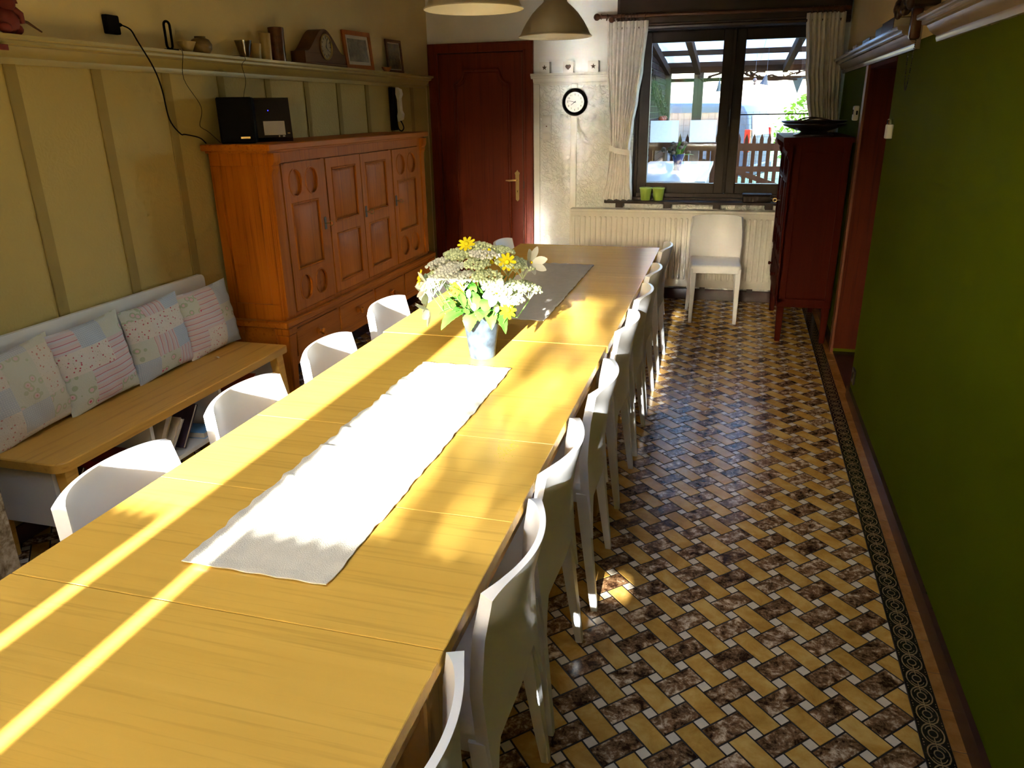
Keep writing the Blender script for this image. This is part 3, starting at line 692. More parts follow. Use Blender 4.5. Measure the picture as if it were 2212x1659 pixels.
# ================================================================== CHAIRS (front towards local +Y)
def chair():
    t = thing('dining_chair', 'white chair', 'chair')
    def halfw(z):
        pts = [(0.0, 0.205), (0.30, 0.196), (0.45, 0.198), (0.55, 0.203), (0.66, 0.200), (0.775, 0.186)]
        for (a, ra), (b, rb) in zip(pts, pts[1:]):
            if z <= b: return ra + (rb - ra) * (z - a) / (b - a)
        return pts[-1][1]
    def yend(z):   # where the two side edges of the back run
        pts = [(0.0, -0.232), (0.25, -0.205), (0.42, -0.188), (0.55, -0.180), (0.68, -0.186), (0.775, -0.200)]
        for (a, ra), (b, rb) in zip(pts, pts[1:]):
            if z <= b:
                s = (z - a) / (b - a); return ra + (rb - ra) * s
        return pts[-1][1]
    def bow(z): return 0.020 + 0.030 * max(0.0, min(1.0, (z - 0.38) / 0.38))
    def back(u, v):
        s = 2 * u - 1
        low = 0.375 + 0.045 * (1 - abs(s) ** 2.5) - 0.10 * max(0.0, (abs(s) - 0.72) / 0.28)
        top = 0.775 - 0.012 * abs(s) ** 6
        z = low + (top - low) * v
        lean = 0.012 * max(0.0, (z - 0.6) / 0.17)
        return (s * halfw(z), yend(z) - bow(z) * (1 - abs(s) ** 2.0) - lean * 0.3, z)
    bm = bmn(); shell(bm, back, 28, 18, lambda u, v: 0.013 + 0.017 * abs(2 * u - 1) ** 6)
    bmesh.ops.recalc_face_normals(bm, faces=bm.faces); obj('backrest', bm, m_white, t, 50)
    # seat with a turned-down apron
    bm = bmn()
    def outline(k, yb=0.0):
        w0, w1 = 0.184 + k, 0.190 + k; yf, yr = 0.215 + k, -0.185 - k; r = 0.03
        p = []
        for cx, cy, a0 in ((w0 - r, yf - r, 0), (-(w0 - r), yf - r, 90), (-(w1 - 0.01), yr + 0.01, 180), (w1 - 0.01, yr + 0.01, 270)):
            rr = r if cy > 0 else 0.01
            for q in range(5): a = math.radians(a0 + 90 * q / 4); p.append((cx + rr * math.cos(a), cy + rr * math.sin(a)))
        return p
    rings = []
    for k, z in ((-0.004, 0.395), (0.0, 0.397), (0.001, 0.44), (-0.004, 0.4535), (-0.016, 0.458), (-0.06, 0.455), (-0.12, 0.452)):
        rings.append([bm.verts.new((x, y, z)) for x, y in outline(k)])
    for A, B_ in zip(rings, rings[1:]):
        for i in range(len(A)): bm.faces.new((A[i], A[(i + 1) % len(A)], B_[(i + 1) % len(A)], B_[i]))
    bm.faces.new(rings[-1]); bm.faces.new(rings[0][::-1]); obj('seat', bm, m_white, t, 50)
    for s in (-1, 1):
        bm = bmn(); frustum(bm, (s * 0.166, 0.190, 0.0), (0.026, 0.026), (s * 0.163, 0.187, 0.43), (0.046, 0.052), bev=0.004); obj('leg', bm, m_white, t)
        # rear leg: tapered, swept backwards, flowing into the back
        bm = bmn(); rr = []
        for z in (0.0, 0.08, 0.18, 0.28, 0.36, 0.43):
            f = z / 0.43; wx = 0.024 + 0.022 * f; wy = 0.022 + 0.016 * f
            cx = s * (halfw(z) - wx / 2 + 0.002); cy = yend(z) + wy * 0.30
            rr.append([bm.verts.new((cx + a * wx / 2, cy + b * wy / 2, z)) for a, b in ((-1, -1), (1, -1), (1, 1), (-1, 1))])
        for A, B_ in zip(rr, rr[1:]):
            for i in range(4): bm.faces.new((A[i], A[(i + 1) % 4], B_[(i + 1) % 4], B_[i]))
        bm.faces.new(rr[0][::-1]); bm.faces.new(rr[-1])
        es = [e for e in bm.edges if abs(e.verts[0].co.z - e.verts[1].co.z) > 0.01]
        bmesh.ops.bevel(bm, geom=es, offset=0.004, segments=2, affect='EDGES', profile=0.5)
        bmesh.ops.recalc_face_normals(bm, faces=bm.faces); obj('leg', bm, m_white, t)
    return t
ch0 = chair()
RROW = [(0.74, 'nearest white plastic chair on the aisle side, cut by the bottom of the picture'),
        (1.262, 'second white plastic chair from the camera on the aisle side of the table'),
        (1.748, 'third white plastic chair from the camera on the aisle side of the table'),
        (2.295, 'fourth white plastic chair from the camera on the aisle side, before the table joint'),
        (3.007, 'fifth white plastic chair from the camera on the aisle side, just past the table joint'),
        (3.53, 'sixth white plastic chair from the camera on the aisle side of the table'),
        (4.065, 'seventh white plastic chair from the camera on the aisle side of the table'),
        (4.797, 'last white plastic chair on the aisle side, at the radiator end of the table')]
LROW = [(1.35, 'white plastic chair facing the aisle beside the near end of the bench'),
        (1.90, 'white plastic chair between the table and the middle of the bench'),
        (2.42, 'white plastic chair at the table beside the cabinet end of the bench'),
        (3.05, 'white plastic chair in front of the big cabinet drawers, left of the vase'),
        (3.70, 'white plastic chair half hidden behind the flowers, before the cabinet'),
        (4.77, 'farthest white chair on the cabinet side, in front of the red door')]
first = True
for i, (y, lab) in enumerate(RROW):
    jx = [0.0, 0.004, -0.004, 0.012, 0.0, 0.006, 0.0, 0.003][i]; jr = [0.0, 0.01, -0.015, 0.03, -0.02, 0.01, 0.0, -0.01][i]
    loc = (-0.567 + jx, y, 0); rz = PI / 2 + jr
    if first: ch0.location = loc; ch0.rotation_euler = (0, 0, rz); ch0['label'] = lab; ch0['group'] = 'white chairs along the aisle side'; first = False
    else: dup(ch0, loc, rz, lab, 'white chairs along the aisle side')
for i, (y, lab) in enumerate(LROW):
    jx = [0.0, -0.012, -0.004, -0.05, -0.05, 0.0][i]; jr = [0.03, 0.02, 0.05, 0.03, 0.0, 0.03][i]
    dup(ch0, (-1.190 + jx, y, 0), -PI / 2 + jr, lab, 'white chairs along the bench side')
dup(ch0, (-0.052, 6.04, 0), PI + 0.05, 'single white plastic chair standing against the radiator', 'spare chair')

# ================================================================== BENCH
BX = -2.145; BY0, BY1 = 1.835, 3.30
bn = thing('bench', 'wooden bench with white backboard and open shelves below the cushions', 'bench', (0, 0, 0))
bm = bmn()
pl = [(XL + 0.03, BY0), (BX - 0.05, BY0)] + [(BX - 0.05 + 0.05 * math.sin(a), BY0 + 0.05 - 0.05 * math.cos(a)) for a in [PI / 2 * k / 6 for k in range(1, 7)]] + [(BX, BY1 - 0.02), (BX - 0.01, BY1), (XL + 0.03, BY1)]
prism(bm, pl, 'XY', 0.415, 0.45)
es = [e for e in bm.edges if abs(e.verts[0].co.z - e.verts[1].co.z) < 1e-5 and e.verts[0].co.z > 0.44]
bmesh.ops.bevel(bm, geom=es, offset=0.004, segments=1, affect='EDGES', profile=0.5)
obj('seat_board', bm, m_bench, bn)
bm = bmn()
pl = [(BY0, 0.42), (BY1 - 0.05, 0.42), (BY1 - 0.05, 0.79)] + [(BY1 - 0.08 + 0.03 * math.cos(a), 0.79 + 0.03 * math.sin(a)) for a in [PI / 2 * k / 5 for k in range(1, 6)]] + [(BY0, 0.82)]
prism(bm, pl, 'YZ', XL + 0.022, XL + 0.042); obj('back_board', bm, m_whitep, bn)
for y in (BY0 + 0.03, BY1 - 0.09):
    bm = bmn(); dy = -0.0 if y < 2 else 0.06
    frustum(bm, (BX - 0.03, y + 0.02 + dy * 0.9, 0.0), (0.034, 0.04), (BX - 0.035, y + 0.02, 0.415), (0.05, 0.055), bev=0.003); obj('leg', bm, m_bench, bn)
    bm = bmn(); frustum(bm, (XL + 0.06, y + 0.02, 0.0), (0.034, 0.04), (XL + 0.06, y + 0.02, 0.415), (0.05, 0.055), bev=0.003); obj('leg', bm, m_bench, bn)
bm = bmn(); box(bm, XL + 0.04, BX - 0.062, BY0 + 0.012, BY0 + 0.030, 0.19, 0.415); obj('side_panel', bm, m_whitep, bn)
bm = bmn(); box(bm, XL + 0.04, BX - 0.062, BY1 - 0.032, BY1 - 0.014, 0.19, 0.415); obj('side_panel', bm, m_whitep, bn)
bm = bmn(); box(bm, XL + 0.04, BX - 0.03, BY0 + 0.030, BY1 - 0.032, 0.19, 0.208); obj('shelf_board', bm, m_whitep, bn)
for y in (2.295, 2.74):
    bm = bmn(); box(bm, XL + 0.04, BX - 0.02, y - 0.009, y + 0.009, 0.208, 0.415); obj('divider', bm, m_whitep, bn)
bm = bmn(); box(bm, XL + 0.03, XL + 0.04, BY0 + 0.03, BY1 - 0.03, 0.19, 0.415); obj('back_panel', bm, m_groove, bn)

# books and magazines lying under the bench
def cover(c): return plain('cover_%d_%d_%d' % tuple(int(x * 99) for x in c), c, 0.35, var=0.25, vscale=18)
m_page = plain('paper', (0.62, 0.56, 0.47), 0.8, var=0.06, vscale=60)
def book(name, label, cat, c, size, loc, rot, grp=None):
    L, W, H = size
    t = thing(name, label, cat, loc, 0, grp); t.rotation_euler = rot
    bm = bmn(); box(bm, -W / 2, W / 2, -L / 2, L / 2, 0.0, 0.0018); box(bm, -W / 2, W / 2, -L / 2, L / 2, H - 0.0018, H); box(bm, -W / 2, -W / 2 + 0.002, -L / 2, L / 2, 0, H)
    obj('cover', bm, cover(c), t, 0)
    bm = bmn(); box(bm, -W / 2 + 0.002, W / 2 - 0.004, -L / 2 + 0.003, L / 2 - 0.003, 0.0018, H - 0.0018); obj('pages', bm, m_page, t, 0)
    return t
g1 = 'magazines piled in the near bench compartment'
zc = 0.209
mags = [((0.30, 0.05, 0.03), 'red-edged magazine on top of the leaning pile under the bench'), ((0.55, 0.52, 0.48), 'pale magazine high in the leaning pile under the bench'), ((0.25, 0.20, 0.20), 'grey magazine in the middle of the leaning pile under the bench'), ((0.60, 0.56, 0.5), 'cream magazine low in the leaning pile under the bench'), ((0.45, 0.30, 0.30), 'pinkish magazine at the bottom of the leaning pile under the bench')]
for k, (c, lab) in enumerate(mags):
    i = len(mags) - 1 - k
    book('magazine', lab, 'magazine', c, (0.20, 0.27, 0.016), (-2.325 + 0.008 * (i % 2), 2.165 - 0.008 * i, 0.222 + 0.0185 * i), (0.20, 0, 0.02 * (i % 3)), g1)
book('folder', 'bright red folder poking out beside the magazine pile under the bench', 'folder', (0.5, 0.03, 0.03), (0.17, 0.27, 0.014), (-2.31, 2.055, 0.255), (0.78, 0, 0.0))
book('magazine', 'green-covered magazine lying in the near bench compartment', 'magazine', (0.06, 0.2, 0.03), (0.12, 0.26, 0.012), (-2.31, 1.975, 0.209), (0.12, 0, 0), g1)
book('magazine', 'dark magazine leaning steeply at the near end of the bench shelf', 'magazine', (0.06, 0.02, 0.03), (0.19, 0.26, 0.014), (-2.33, 1.93, 0.29), (0.95, 0, 0), g1)
g2 = 'books leaning in the middle bench compartment'
book('book', 'cream book leaning against the bench divider', 'book', (0.55, 0.45, 0.28), (0.20, 0.24, 0.03), (-2.31, 2.392, 0.305), (1.0, 0, 0), g2)
book('book', 'second pale book leaning behind the cream book under the bench', 'book', (0.5, 0.42, 0.3), (0.17, 0.25, 0.022), (-2.30, 2.442, 0.29), (0.86, 0, 0), g2)
book('book', 'orange-backed book leaning in the middle bench compartment', 'book', (0.42, 0.12, 0.01), (0.22, 0.20, 0.012), (-2.36, 2.50, 0.308), (0.95, 0, 0), g2)
book('book', 'dark patterned book slumped beside the light blue box under the bench', 'book', (0.10, 0.07, 0.10), (0.20, 0.24, 0.016), (-2.32, 2.565, 0.29), (0.92, 0, 0), g2)
book('book', 'light blue book lying flat on the white bench shelf', 'book', (0.13, 0.33, 0.62), (0.10, 0.22, 0.028), (-2.30, 2.655, 0.209), (0.0, 0, 0.12), g2)
book('picture_book', 'red and green picture book in the far bench compartment', 'book', (0.35, 0.06, 0.02), (0.30, 0.24, 0.02), (-2.31, 2.93, 0.29), (0.42, 0, 0))
book('book', 'dark book lying beneath the red picture book under the bench', 'book', (0.05, 0.06, 0.05), (0.26, 0.24, 0.03), (-2.32, 2.92, 0.209), (0, 0, 0), g2)

# patchwork cushions
def patch_mat(name, seed, warm):
    m, nt, b = new_mat(name)
    t = N(nt, 'ShaderNodeTexCoord')
    mp = N(nt, 'ShaderNodeMapping'); mp.inputs['Location'].default_value = (seed * 1.37, seed * 0.71, 0); nt.links.new(t.outputs['UV'], mp.inputs[0])
    sn = N(nt, 'ShaderNodeVectorMath'); sn.operation = 'SNAP'; nt.links.new(mp.outputs[0], sn.inputs[0]); sn.inputs[1].default_value = (0.34, 0.27, 1.0)
    wn = N(nt, 'ShaderNodeTexWhiteNoise'); wn.noise_dimensions = '2D'; nt.links.new(sn.outputs[0], wn.inputs['Vector'])
    r = wn.outputs['Value']
    uv = t.outputs['UV']
    # four cloths: dotted blue, sprigged white, pink stripes, roses
    def vor(scale, rnd=1.0):
        v = N(nt, 'ShaderNodeTexVoronoi'); v.inputs['Scale'].default_value = scale; v.inputs['Randomness'].default_value = rnd; nt.links.new(uv, v.inputs['Vector']); return v
    v1 = vor(46, 0.0); blue = mix(nt, mth(nt, 'LESS_THAN', v1.outputs['Distance'], 0.28), (0.40, 0.46, 0.53), (0.56, 0.59, 0.62))
    v2 = vor(22); v2b = vor(40)
    white = mix(nt, mth(nt, 'LESS_THAN', v2.outputs['Distance'], 0.22), (0.66, 0.60, 0.53), (0.50, 0.09, 0.12))
    white = mix(nt, mth(nt, 'LESS_THAN', v2b.outputs['Distance'], 0.16), white, (0.34, 0.36, 0.22))
    sp = N(nt, 'ShaderNodeSeparateXYZ'); nt.links.new(uv, sp.inputs[0])
    st = mth(nt, 'FLOORED_MODULO', mth(nt, 'MULTIPLY', sp.outputs[0 if seed % 2 else 1], 13.0), 1.0)
    pink = mix(nt, mth(nt, 'LESS_THAN', st, 0.10), (0.62, 0.49, 0.47), (0.50, 0.13, 0.17))
    pink = mix(nt, mth(nt, 'GREATER_THAN', st, 0.62), pink, (0.58, 0.54, 0.55))
    v3 = vor(9.0); d3 = v3.outputs['Distance']
    rose = mix(nt, mth(nt, 'LESS_THAN', d3, 0.40), (0.56, 0.57, 0.48), (0.40, 0.45, 0.30))
    rose = mix(nt, mth(nt, 'LESS_THAN', d3, 0.27), rose, (0.66, 0.46, 0.47))
    rose = mix(nt, mth(nt, 'LESS_THAN', d3, 0.13), rose, (0.55, 0.10, 0.16))
    col = mix(nt, mth(nt, 'GREATER_THAN', r, 0.26), blue, white)
    col = mix(nt, mth(nt, 'GREATER_THAN', r, 0.54), col, pink)
    col = mix(nt, mth(nt, 'GREATER_THAN', r, 0.76), col, rose)
    if warm: col = mix(nt, 0.35, col, (0.58, 0.44, 0.24))
    nt.links.new(col, b.inputs['Base Color']); b.inputs['Roughness'].default_value = 0.9
    n = noise(nt, uv, 60.0, 3); bump(nt, b, n.outputs[0], 0.35, 0.004)
    return m
def cushion(label, y, x, sz, rx, rz, seed, warm=False):
    bm = bmn(); n = 26; W, H = sz; uvl = bm.loops.layers.uv.new('uv')
    rnd = random.Random(seed); ph = [rnd.uniform(0, 6.28) for _ in range(6)]
    def pt(i, j, s):
        u = 2 * i / n - 1; v = 2 * j / n - 1
        pin = 1 - 0.055 * (1 - abs(v) ** 2) * abs(u) ** 6
        pinv = 1 - 0.055 * (1 - abs(u) ** 2) * abs(v) ** 6
        th = 0.044 * (max(0, 1 - u * u) ** 0.55) * (max(0, 1 - v * v) ** 0.55)
        wr = 0.004 * math.sin(9 * u + 5 * v + ph[0]) * (1 - abs(u)) + 0.003 * math.sin(17 * v + ph[1]) * abs(u)
        sag = 0.02 * (1 - (v + 1) / 2) ** 2
        return (s * (th * (1.0 + 0.35 * (1 - (v + 1) / 2)) + wr * (1 if th > 0.01 else 0)), u * W / 2 * pin * (1 + sag), v * H / 2 * pinv)
    gr = {}
    for s in (1, -1):
        for i in range(n + 1):
            for j in range(n + 1):
                if s == -1 and (i in (0, n) or j in (0, n)): gr[(i, j, s)] = gr[(i, j, 1)]
                else: gr[(i, j, s)] = bm.verts.new(pt(i, j, s))
    for s in (1, -1):
        for i in range(n):
            for j in range(n):
                q = [(i, j), (i + 1, j), (i + 1, j + 1), (i, j + 1)]
                if s == -1: q = q[::-1]
                f = bm.faces.new([gr[(a, b_, s)] for a, b_ in q])
                for lp, (a, b_) in zip(f.loops, q): lp[uvl].uv = (a / n, b_ / n)
    o = obj('cushion', bm, patch_mat('patchwork_%d' % seed, seed, warm), None, 80)
    o.rotation_euler = (rx, -0.12, rz); o.location = (x, y, 0.45 + H / 2 * 0.985)
    return tag(o, label, 'cushion', 'patchwork cushions on the bench')
cushion('warm-toned patchwork cushion at the left edge of the picture, on the bench', 2.035, -2.478, (0.40, 0.345), 0.06, 0.05, 1, True)
cushion('patchwork cushion with a blue dotted patch, second from the left on the bench', 2.395, -2.478, (0.385, 0.35), 0.05, 0.0, 2)
cushion('patchwork cushion third from the left on the bench', 2.775, -2.478, (0.385, 0.345), 0.03, 0.02, 3)
cushion('patchwork cushion closest to the big cabinet on the bench', 3.13, -2.470, (0.37, 0.335), 0.04, -0.06, 4)

# marble pier beside the bench
pr = thing('marble_pier', 'veined brown marble pier at the left edge, in front of the bench', 'pier')
bm = bmn(); box(bm, XL + 0.03, -2.128, 0.55, 1.60, 0.0, 1.08, bev=0.006); obj('pier_body', bm, m_marb, pr)
bm = bmn(); box(bm, XL + 0.03, -2.13, 0.55, 1.60, 1.08, CEIL - 0.002); obj('chimney_breast', bm, m_plaster, pr)

# ================================================================== BIG CABINET ON STAND
cb = thing('oak_cabinet', 'tall honey oak cabinet with four carved doors over a row of drawers', 'cabinet')
CX = -2.225; CY0, CY1 = 3.44, 5.50; CZ0, CZ1 = 0.535, 1.405
bm = bmn()
box(bm, XL + 0.02, CX - 0.02, CY0 + 0.02, CY1 - 0.02, CZ0, CZ1)
obj('carcass', bm, m_cab, cb)
bm = bmn(); box(bm, XL + 0.03, CX - 0.021, CY0, CY0 + 0.02, CZ0, CZ0 + 0.085, bev=0.002); box(bm, XL + 0.03, CX - 0.021, CY0, CY0 + 0.02, CZ1 - 0.07, CZ1, bev=0.002)
for x0, x1 in ((XL + 0.03, XL + 0.08), (CX - 0.075, CX - 0.021)): box(bm, x0, x1, CY0, CY0 + 0.02, CZ0 + 0.085, CZ1 - 0.07, bev=0.002)
obj('side_frame', bm, m_cab, cb)
bm = bmn(); box(bm, XL + 0.03, CX, CY1 - 0.02, CY1, CZ0, CZ1, bev=0.002); obj('side_panel', bm, m_cab, cb)
bm = bmn(); box(bm, XL + 0.012, CX + 0.04, CY0 - 0.035, CY1 + 0.03, CZ1 + 0.004, CZ1 + 0.036, bev=0.004); box(bm, XL + 0.02, CX + 0.012, CY0 - 0.012, CY1 + 0.012, CZ1 - 0.008, CZ1 + 0.006, bev=0.003)
obj('top_slab', bm, m_cabh, cb)
# front frame
bm = bmn()
edges_y = [3.555, 3.985, 4.43, 4.855, 5.385]
box(bm, CX - 0.02, CX, CY0 + 0.0, 3.545, CZ0, CZ1, bev=0.002); box(bm, CX - 0.02, CX, 5.395, CY1, CZ0, CZ1, bev=0.002)
box(bm, CX - 0.02, CX, 3.545, 5.395, CZ1 - 0.062, CZ1, bev=0.002); box(bm, CX - 0.02, CX, 3.545, 5.395, CZ0, CZ0 + 0.022, bev=0.002)
for y in (3.985, 4.905): box(bm, CX - 0.02, CX, y - 0.02, y + 0.02, CZ0 + 0.022, CZ1 - 0.062, bev=0.002)
obj('front_frame', bm, m_cab, cb)
for y in (CY0 + 0.035, CY1 - 0.035):       # carved corbels under the slab
    bm = bmn(); prism(bm, [(CX - 0.005, CZ1 - 0.008), (CX + 0.035, CZ1 - 0.008), (CX + 0.033, CZ1 - 0.045), (CX + 0.026, CZ1 - 0.062), (CX + 0.015, CZ1 - 0.07), (CX + 0.022, CZ1 - 0.085), (CX + 0.014, CZ1 - 0.105), (CX + 0.010, CZ1 - 0.115), (CX + 0.010, CZ0 + 0.02), (CX - 0.005, CZ0 + 0.02)], 'XZ', y - 0.03, y + 0.03)
    obj('corbel_post', bm, m_cab, cb)
def lens(cy, cz, w, h, n=10):
    """pointed-oval loop: straight outer side like a carved leaf"""
    p = []
    r = w / 2
    for k in range(n + 1): a = PI * k / n; p.append((cy + r * math.cos(a), cz + h / 2 - r + r * math.sin(a)))
    for k in range(n + 1): a = PI + PI * k / n; p.append((cy + r * math.cos(a), cz - h / 2 + r + r * math.sin(a)))
    return p
def cab_door(parent, X, sgn, y0, y1, z0, z1, layout, key=None, mat=None, spin=False):
    """a framed door lying in a plane x=X, facing sgn*X"""
    mat = mat or m_cab
    d = bmn()
    def rect(a, b, c, e): return [(a, c), (b, c), (b, e), (a, e)]
    holes = []; prisms = []
    st = 0.062
    for kind, f0, f1 in layout:
        a = z0 + (z1 - z0) * f0; b = z0 + (z1 - z0) * f1
        if kind == 'P': holes.append(rect(y0 + st, y1 - st, a, b)); prisms.append((y0 + st, y1 - st, a, b))
        else:
            wv = (y1 - y0 - 2 * st + 0.02); cy = (y0 + y1) / 2
            for s in (-1, 1): holes.append(lens(cy + s * wv * 0.27, (a + b) / 2, wv * 0.40, b - a))
    lo, hi = (X, X + sgn * 0.014)
    holed(d, rect(y0 + 0.003, y1 - 0.003, z0 + 0.002, z1 - 0.002), holes, 'YZ', min(lo, hi), max(lo, hi))
    dr = obj('door', d, mat, parent, 25)
    bm = bmn(); box(bm, min(X - sgn * 0.004, X + sgn * 0.003), max(X - sgn * 0.004, X + sgn * 0.003), y0 + 0.006, y1 - 0.006, z0 + 0.005, z1 - 0.005); obj('recessed_panel', bm, mat, dr)
    bm = bmn()
    for a, b, c, e in prisms:
        for (p, q, r_, s_) in ((a, b, c, c + 0.012), (a, b, e - 0.012, e), (a, a + 0.012, c, e), (b - 0.012, b, c, e)):
            box(bm, min(X, X + sgn * 0.018), max(X, X + sgn * 0.018), p, q, r_, s_, bev=0.004)
        m_ = 0.032; xx = X + sgn * 0.003
        v0 = [(a + 0.014, c + 0.014), (b - 0.014, c + 0.014), (b - 0.014, e - 0.014), (a + 0.014, e - 0.014)]
        v1 = [(a + m_, c + m_), (b - m_, c + m_), (b - m_, e - m_), (a + m_, e - m_)]
        A = [bm.verts.new((xx, p[0], p[1])) for p in v0]; B_ = [bm.verts.new((xx + sgn * 0.009, p[0], p[1])) for p in v1]
        fs = [bm.faces.new(B_)] + [bm.faces.new((A[i], A[(i + 1) % 4], B_[(i + 1) % 4], B_[i])) for i in range(4)]
        bmesh.ops.recalc_face_normals(bm, faces=fs)
        if fs[0].normal.x * sgn < 0: bmesh.ops.reverse_faces(bm, faces=fs)
    for hl in holes:
        if len(hl) > 4: tube(bm, [(X + sgn * 0.0145, p[0], p[1]) for i_, p in enumerate(hl) if i_ % 11 != 10 or i_ == 10], 0.0038, 6, closed=True)
    if prisms: obj('panel_moulding', bm, mat, dr)
    else: bm.free()
    if key is not None:
        ky, kz = key
        bm = bmn(); box(bm, min(X + sgn * 0.014, X + sgn * 0.017), max(X + sgn * 0.014, X + sgn * 0.017), ky - 0.012, ky + 0.012, kz - 0.035, kz + 0.035, bev=0.001); e = obj('lock_plate', bm, m_iron, dr, label='dark iron lock plate')
        bm = bmn(); cyl(bm, (X + sgn * 0.017, ky, kz), (X + sgn * 0.04, ky, kz), 0.003, n=8)
        tube(bm, [(X + sgn * (0.053 + 0.013 * math.cos(a)), ky, kz + 0.013 * math.sin(a)) for a in [2 * PI * k / 14 for k in range(14)]], 0.002, 6, closed=True); obj('key', bm, m_brass, dr)
    return dr
z0, z1 = CZ0 + 0.024, CZ1 - 0.064
OV = [('O', 0.055, 0.235), ('P', 0.275, 0.735), ('O', 0.775, 0.955)]
PP = [('P', 0.07, 0.45), ('P', 0.53, 0.93)]
cab_door(cb, CX - 0.010, 1, 3.548, 3.963, z0, z1, OV, (3.945, 0.985))
cab_door(cb, CX - 0.010, 1, 4.008, 4.443, z0, z1, PP, None)
cab_door(cb, CX - 0.010, 1, 4.447, 4.883, z0, z1, PP, (4.475, 0.985))
cab_door(cb, CX - 0.010, 1, 4.927, 5.392, z0, z1, OV, (4.952, 1.0))
# stand
SX = CX + 0.025; SY0, SY1 = 3.405, 5.60
bm = bmn(); box(bm, XL + 0.012, SX, SY0, SY1, 0.498, 0.535, bev=0.006); obj('stand_top', bm, m_cabh, cb)
bm = bmn(); box(bm, XL + 0.03, SX - 0.03, SY0 + 0.03, SY0 + 0.05, 0.37, 0.498); box(bm, XL + 0.03, SX - 0.03, SY1 - 0.05, SY1 - 0.03, 0.30, 0.498); box(bm, XL + 0.03, XL + 0.05, SY0 + 0.03, SY1 - 0.03, 0.30, 0.498); box(bm, XL + 0.03, SX - 0.03, SY0 + 0.04, SY1 - 0.04, 0.300, 0.315)
box(bm, SX - 0.05, SX - 0.028, SY0 + 0.03, SY1 - 0.03, 0.472, 0.498); box(bm, SX - 0.05, SX - 0.028, SY0 + 0.03, SY1 - 0.03, 0.272, 0.315)
DYB = [3.50, 4.005, 4.505, 5.005, 5.51]
for y in DYB[1:-1]: box(bm, SX - 0.05, SX - 0.028, y - 0.014, y + 0.014, 0.315, 0.472)
obj('stand_frame', bm, m_cabh, cb)
for a, b in zip(DYB, DYB[1:]):
    bm = bmn(); box(bm, SX - 0.048, SX - 0.022, a + 0.016, b - 0.016, 0.317, 0.470, bev=0.003); dr = obj('drawer', bm, m_cabh, cb)
    bm = bmn(); lathe(bm, [(0.0, 0.0), (0.023, 0.0), (0.025, 0.004), (0.012, 0.008), (0.009, 0.018), (0.017, 0.024), (0.020, 0.032), (0.016, 0.041), (0, 0.044)], (SX - 0.022, (a + b) / 2, 0.395), 16, 'X'); obj('knob', bm, m_cabh, dr)
for y in (SY0 + 0.055, SY1 - 0.055):
    for x in (XL + 0.06, SX - 0.05):
        bm = bmn(); frustum(bm, (x, y, 0.0), (0.046, 0.046), (x, y, 0.46), (0.078, 0.078), bev=0.004); box(bm, x - 0.045, x + 0.045, y - 0.045, y + 0.045, 0.455, 0.498, bev=0.006); obj('leg', bm, m_cab, cb)

# ================================================================== CORNER CABINET (right)
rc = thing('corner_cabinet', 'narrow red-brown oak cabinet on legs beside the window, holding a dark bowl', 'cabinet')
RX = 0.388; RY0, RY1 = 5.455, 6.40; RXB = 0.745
bm = bmn(); box(bm, RX + 0.012, RXB, RY0 + 0.012, RY1 - 0.012, 0.29, 1.345); obj('carcass', bm, m_rcab_shaded, rc)
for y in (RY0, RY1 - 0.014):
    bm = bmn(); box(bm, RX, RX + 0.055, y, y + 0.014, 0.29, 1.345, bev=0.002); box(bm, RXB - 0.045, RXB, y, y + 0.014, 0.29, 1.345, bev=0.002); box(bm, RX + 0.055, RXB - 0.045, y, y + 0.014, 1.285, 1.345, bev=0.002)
    obj('side_frame', bm, m_rcab_shaded, rc)
bm = bmn(); box(bm, RX, RXB, RY0, RY1, 0.255, 0.315, bev=0.003); obj('bottom_rail', bm, m_rcab_shaded, rc)
bm = bmn(); prism(bm, [(RX - 0.062, RY0 - 0.03), (RXB + 0.012, RY0 - 0.03), (RXB + 0.012, RY1 + 0.02), (RX - 0.062, RY1 + 0.02)], 'XY', 1.352, 1.385); box(bm, RX - 0.03, RXB, RY0 - 0.01, RY1 + 0.005, 1.335, 1.353); obj('top_slab', bm, m_rcab_shaded, rc)
bm = bmn()
box(bm, RX - 0.006, RX + 0.014, RY0, RY0 + 0.06, 0.29, 1.345, bev=0.002); box(bm, RX - 0.006, RX + 0.014, RY1 - 0.06, RY1, 0.29, 1.345, bev=0.002); box(bm, RX - 0.006, RX + 0.014, RY0 + 0.06, RY1 - 0.06, 1.29, 1.345, bev=0.002); box(bm, RX - 0.006, RX + 0.014, RY0 + 0.06, RY1 - 0.06, 0.52, 0.545, bev=0.002)
obj('front_frame', bm, m_rcab_shaded, rc)
for y in (RY0 + 0.03, RY1 - 0.03):
    bm = bmn(); prism(bm, [(RX - 0.004, 1.35), (RX - 0.058, 1.35), (RX - 0.055, 1.325), (RX - 0.045, 1.305), (RX - 0.030, 1.295), (RX - 0.034, 1.275), (RX - 0.022, 1.25), (RX - 0.014, 1.235), (RX - 0.014, 0.56), (RX - 0.004, 0.56)], 'XZ', y - 0.03, y + 0.03); obj('corbel_post', bm, m_rcab_shaded, rc)
ym = (RY0 + RY1) / 2
cab_door(rc, RX + 0.002, -1, RY0 + 0.062, ym - 0.002, 0.55, 1.288, OV, None, m_rcab_shaded)
cab_door(rc, RX + 0.002, -1, ym + 0.002, RY1 - 0.062, 0.55, 1.288, OV, (ym + 0.03, 0.93), m_rcab_shaded)
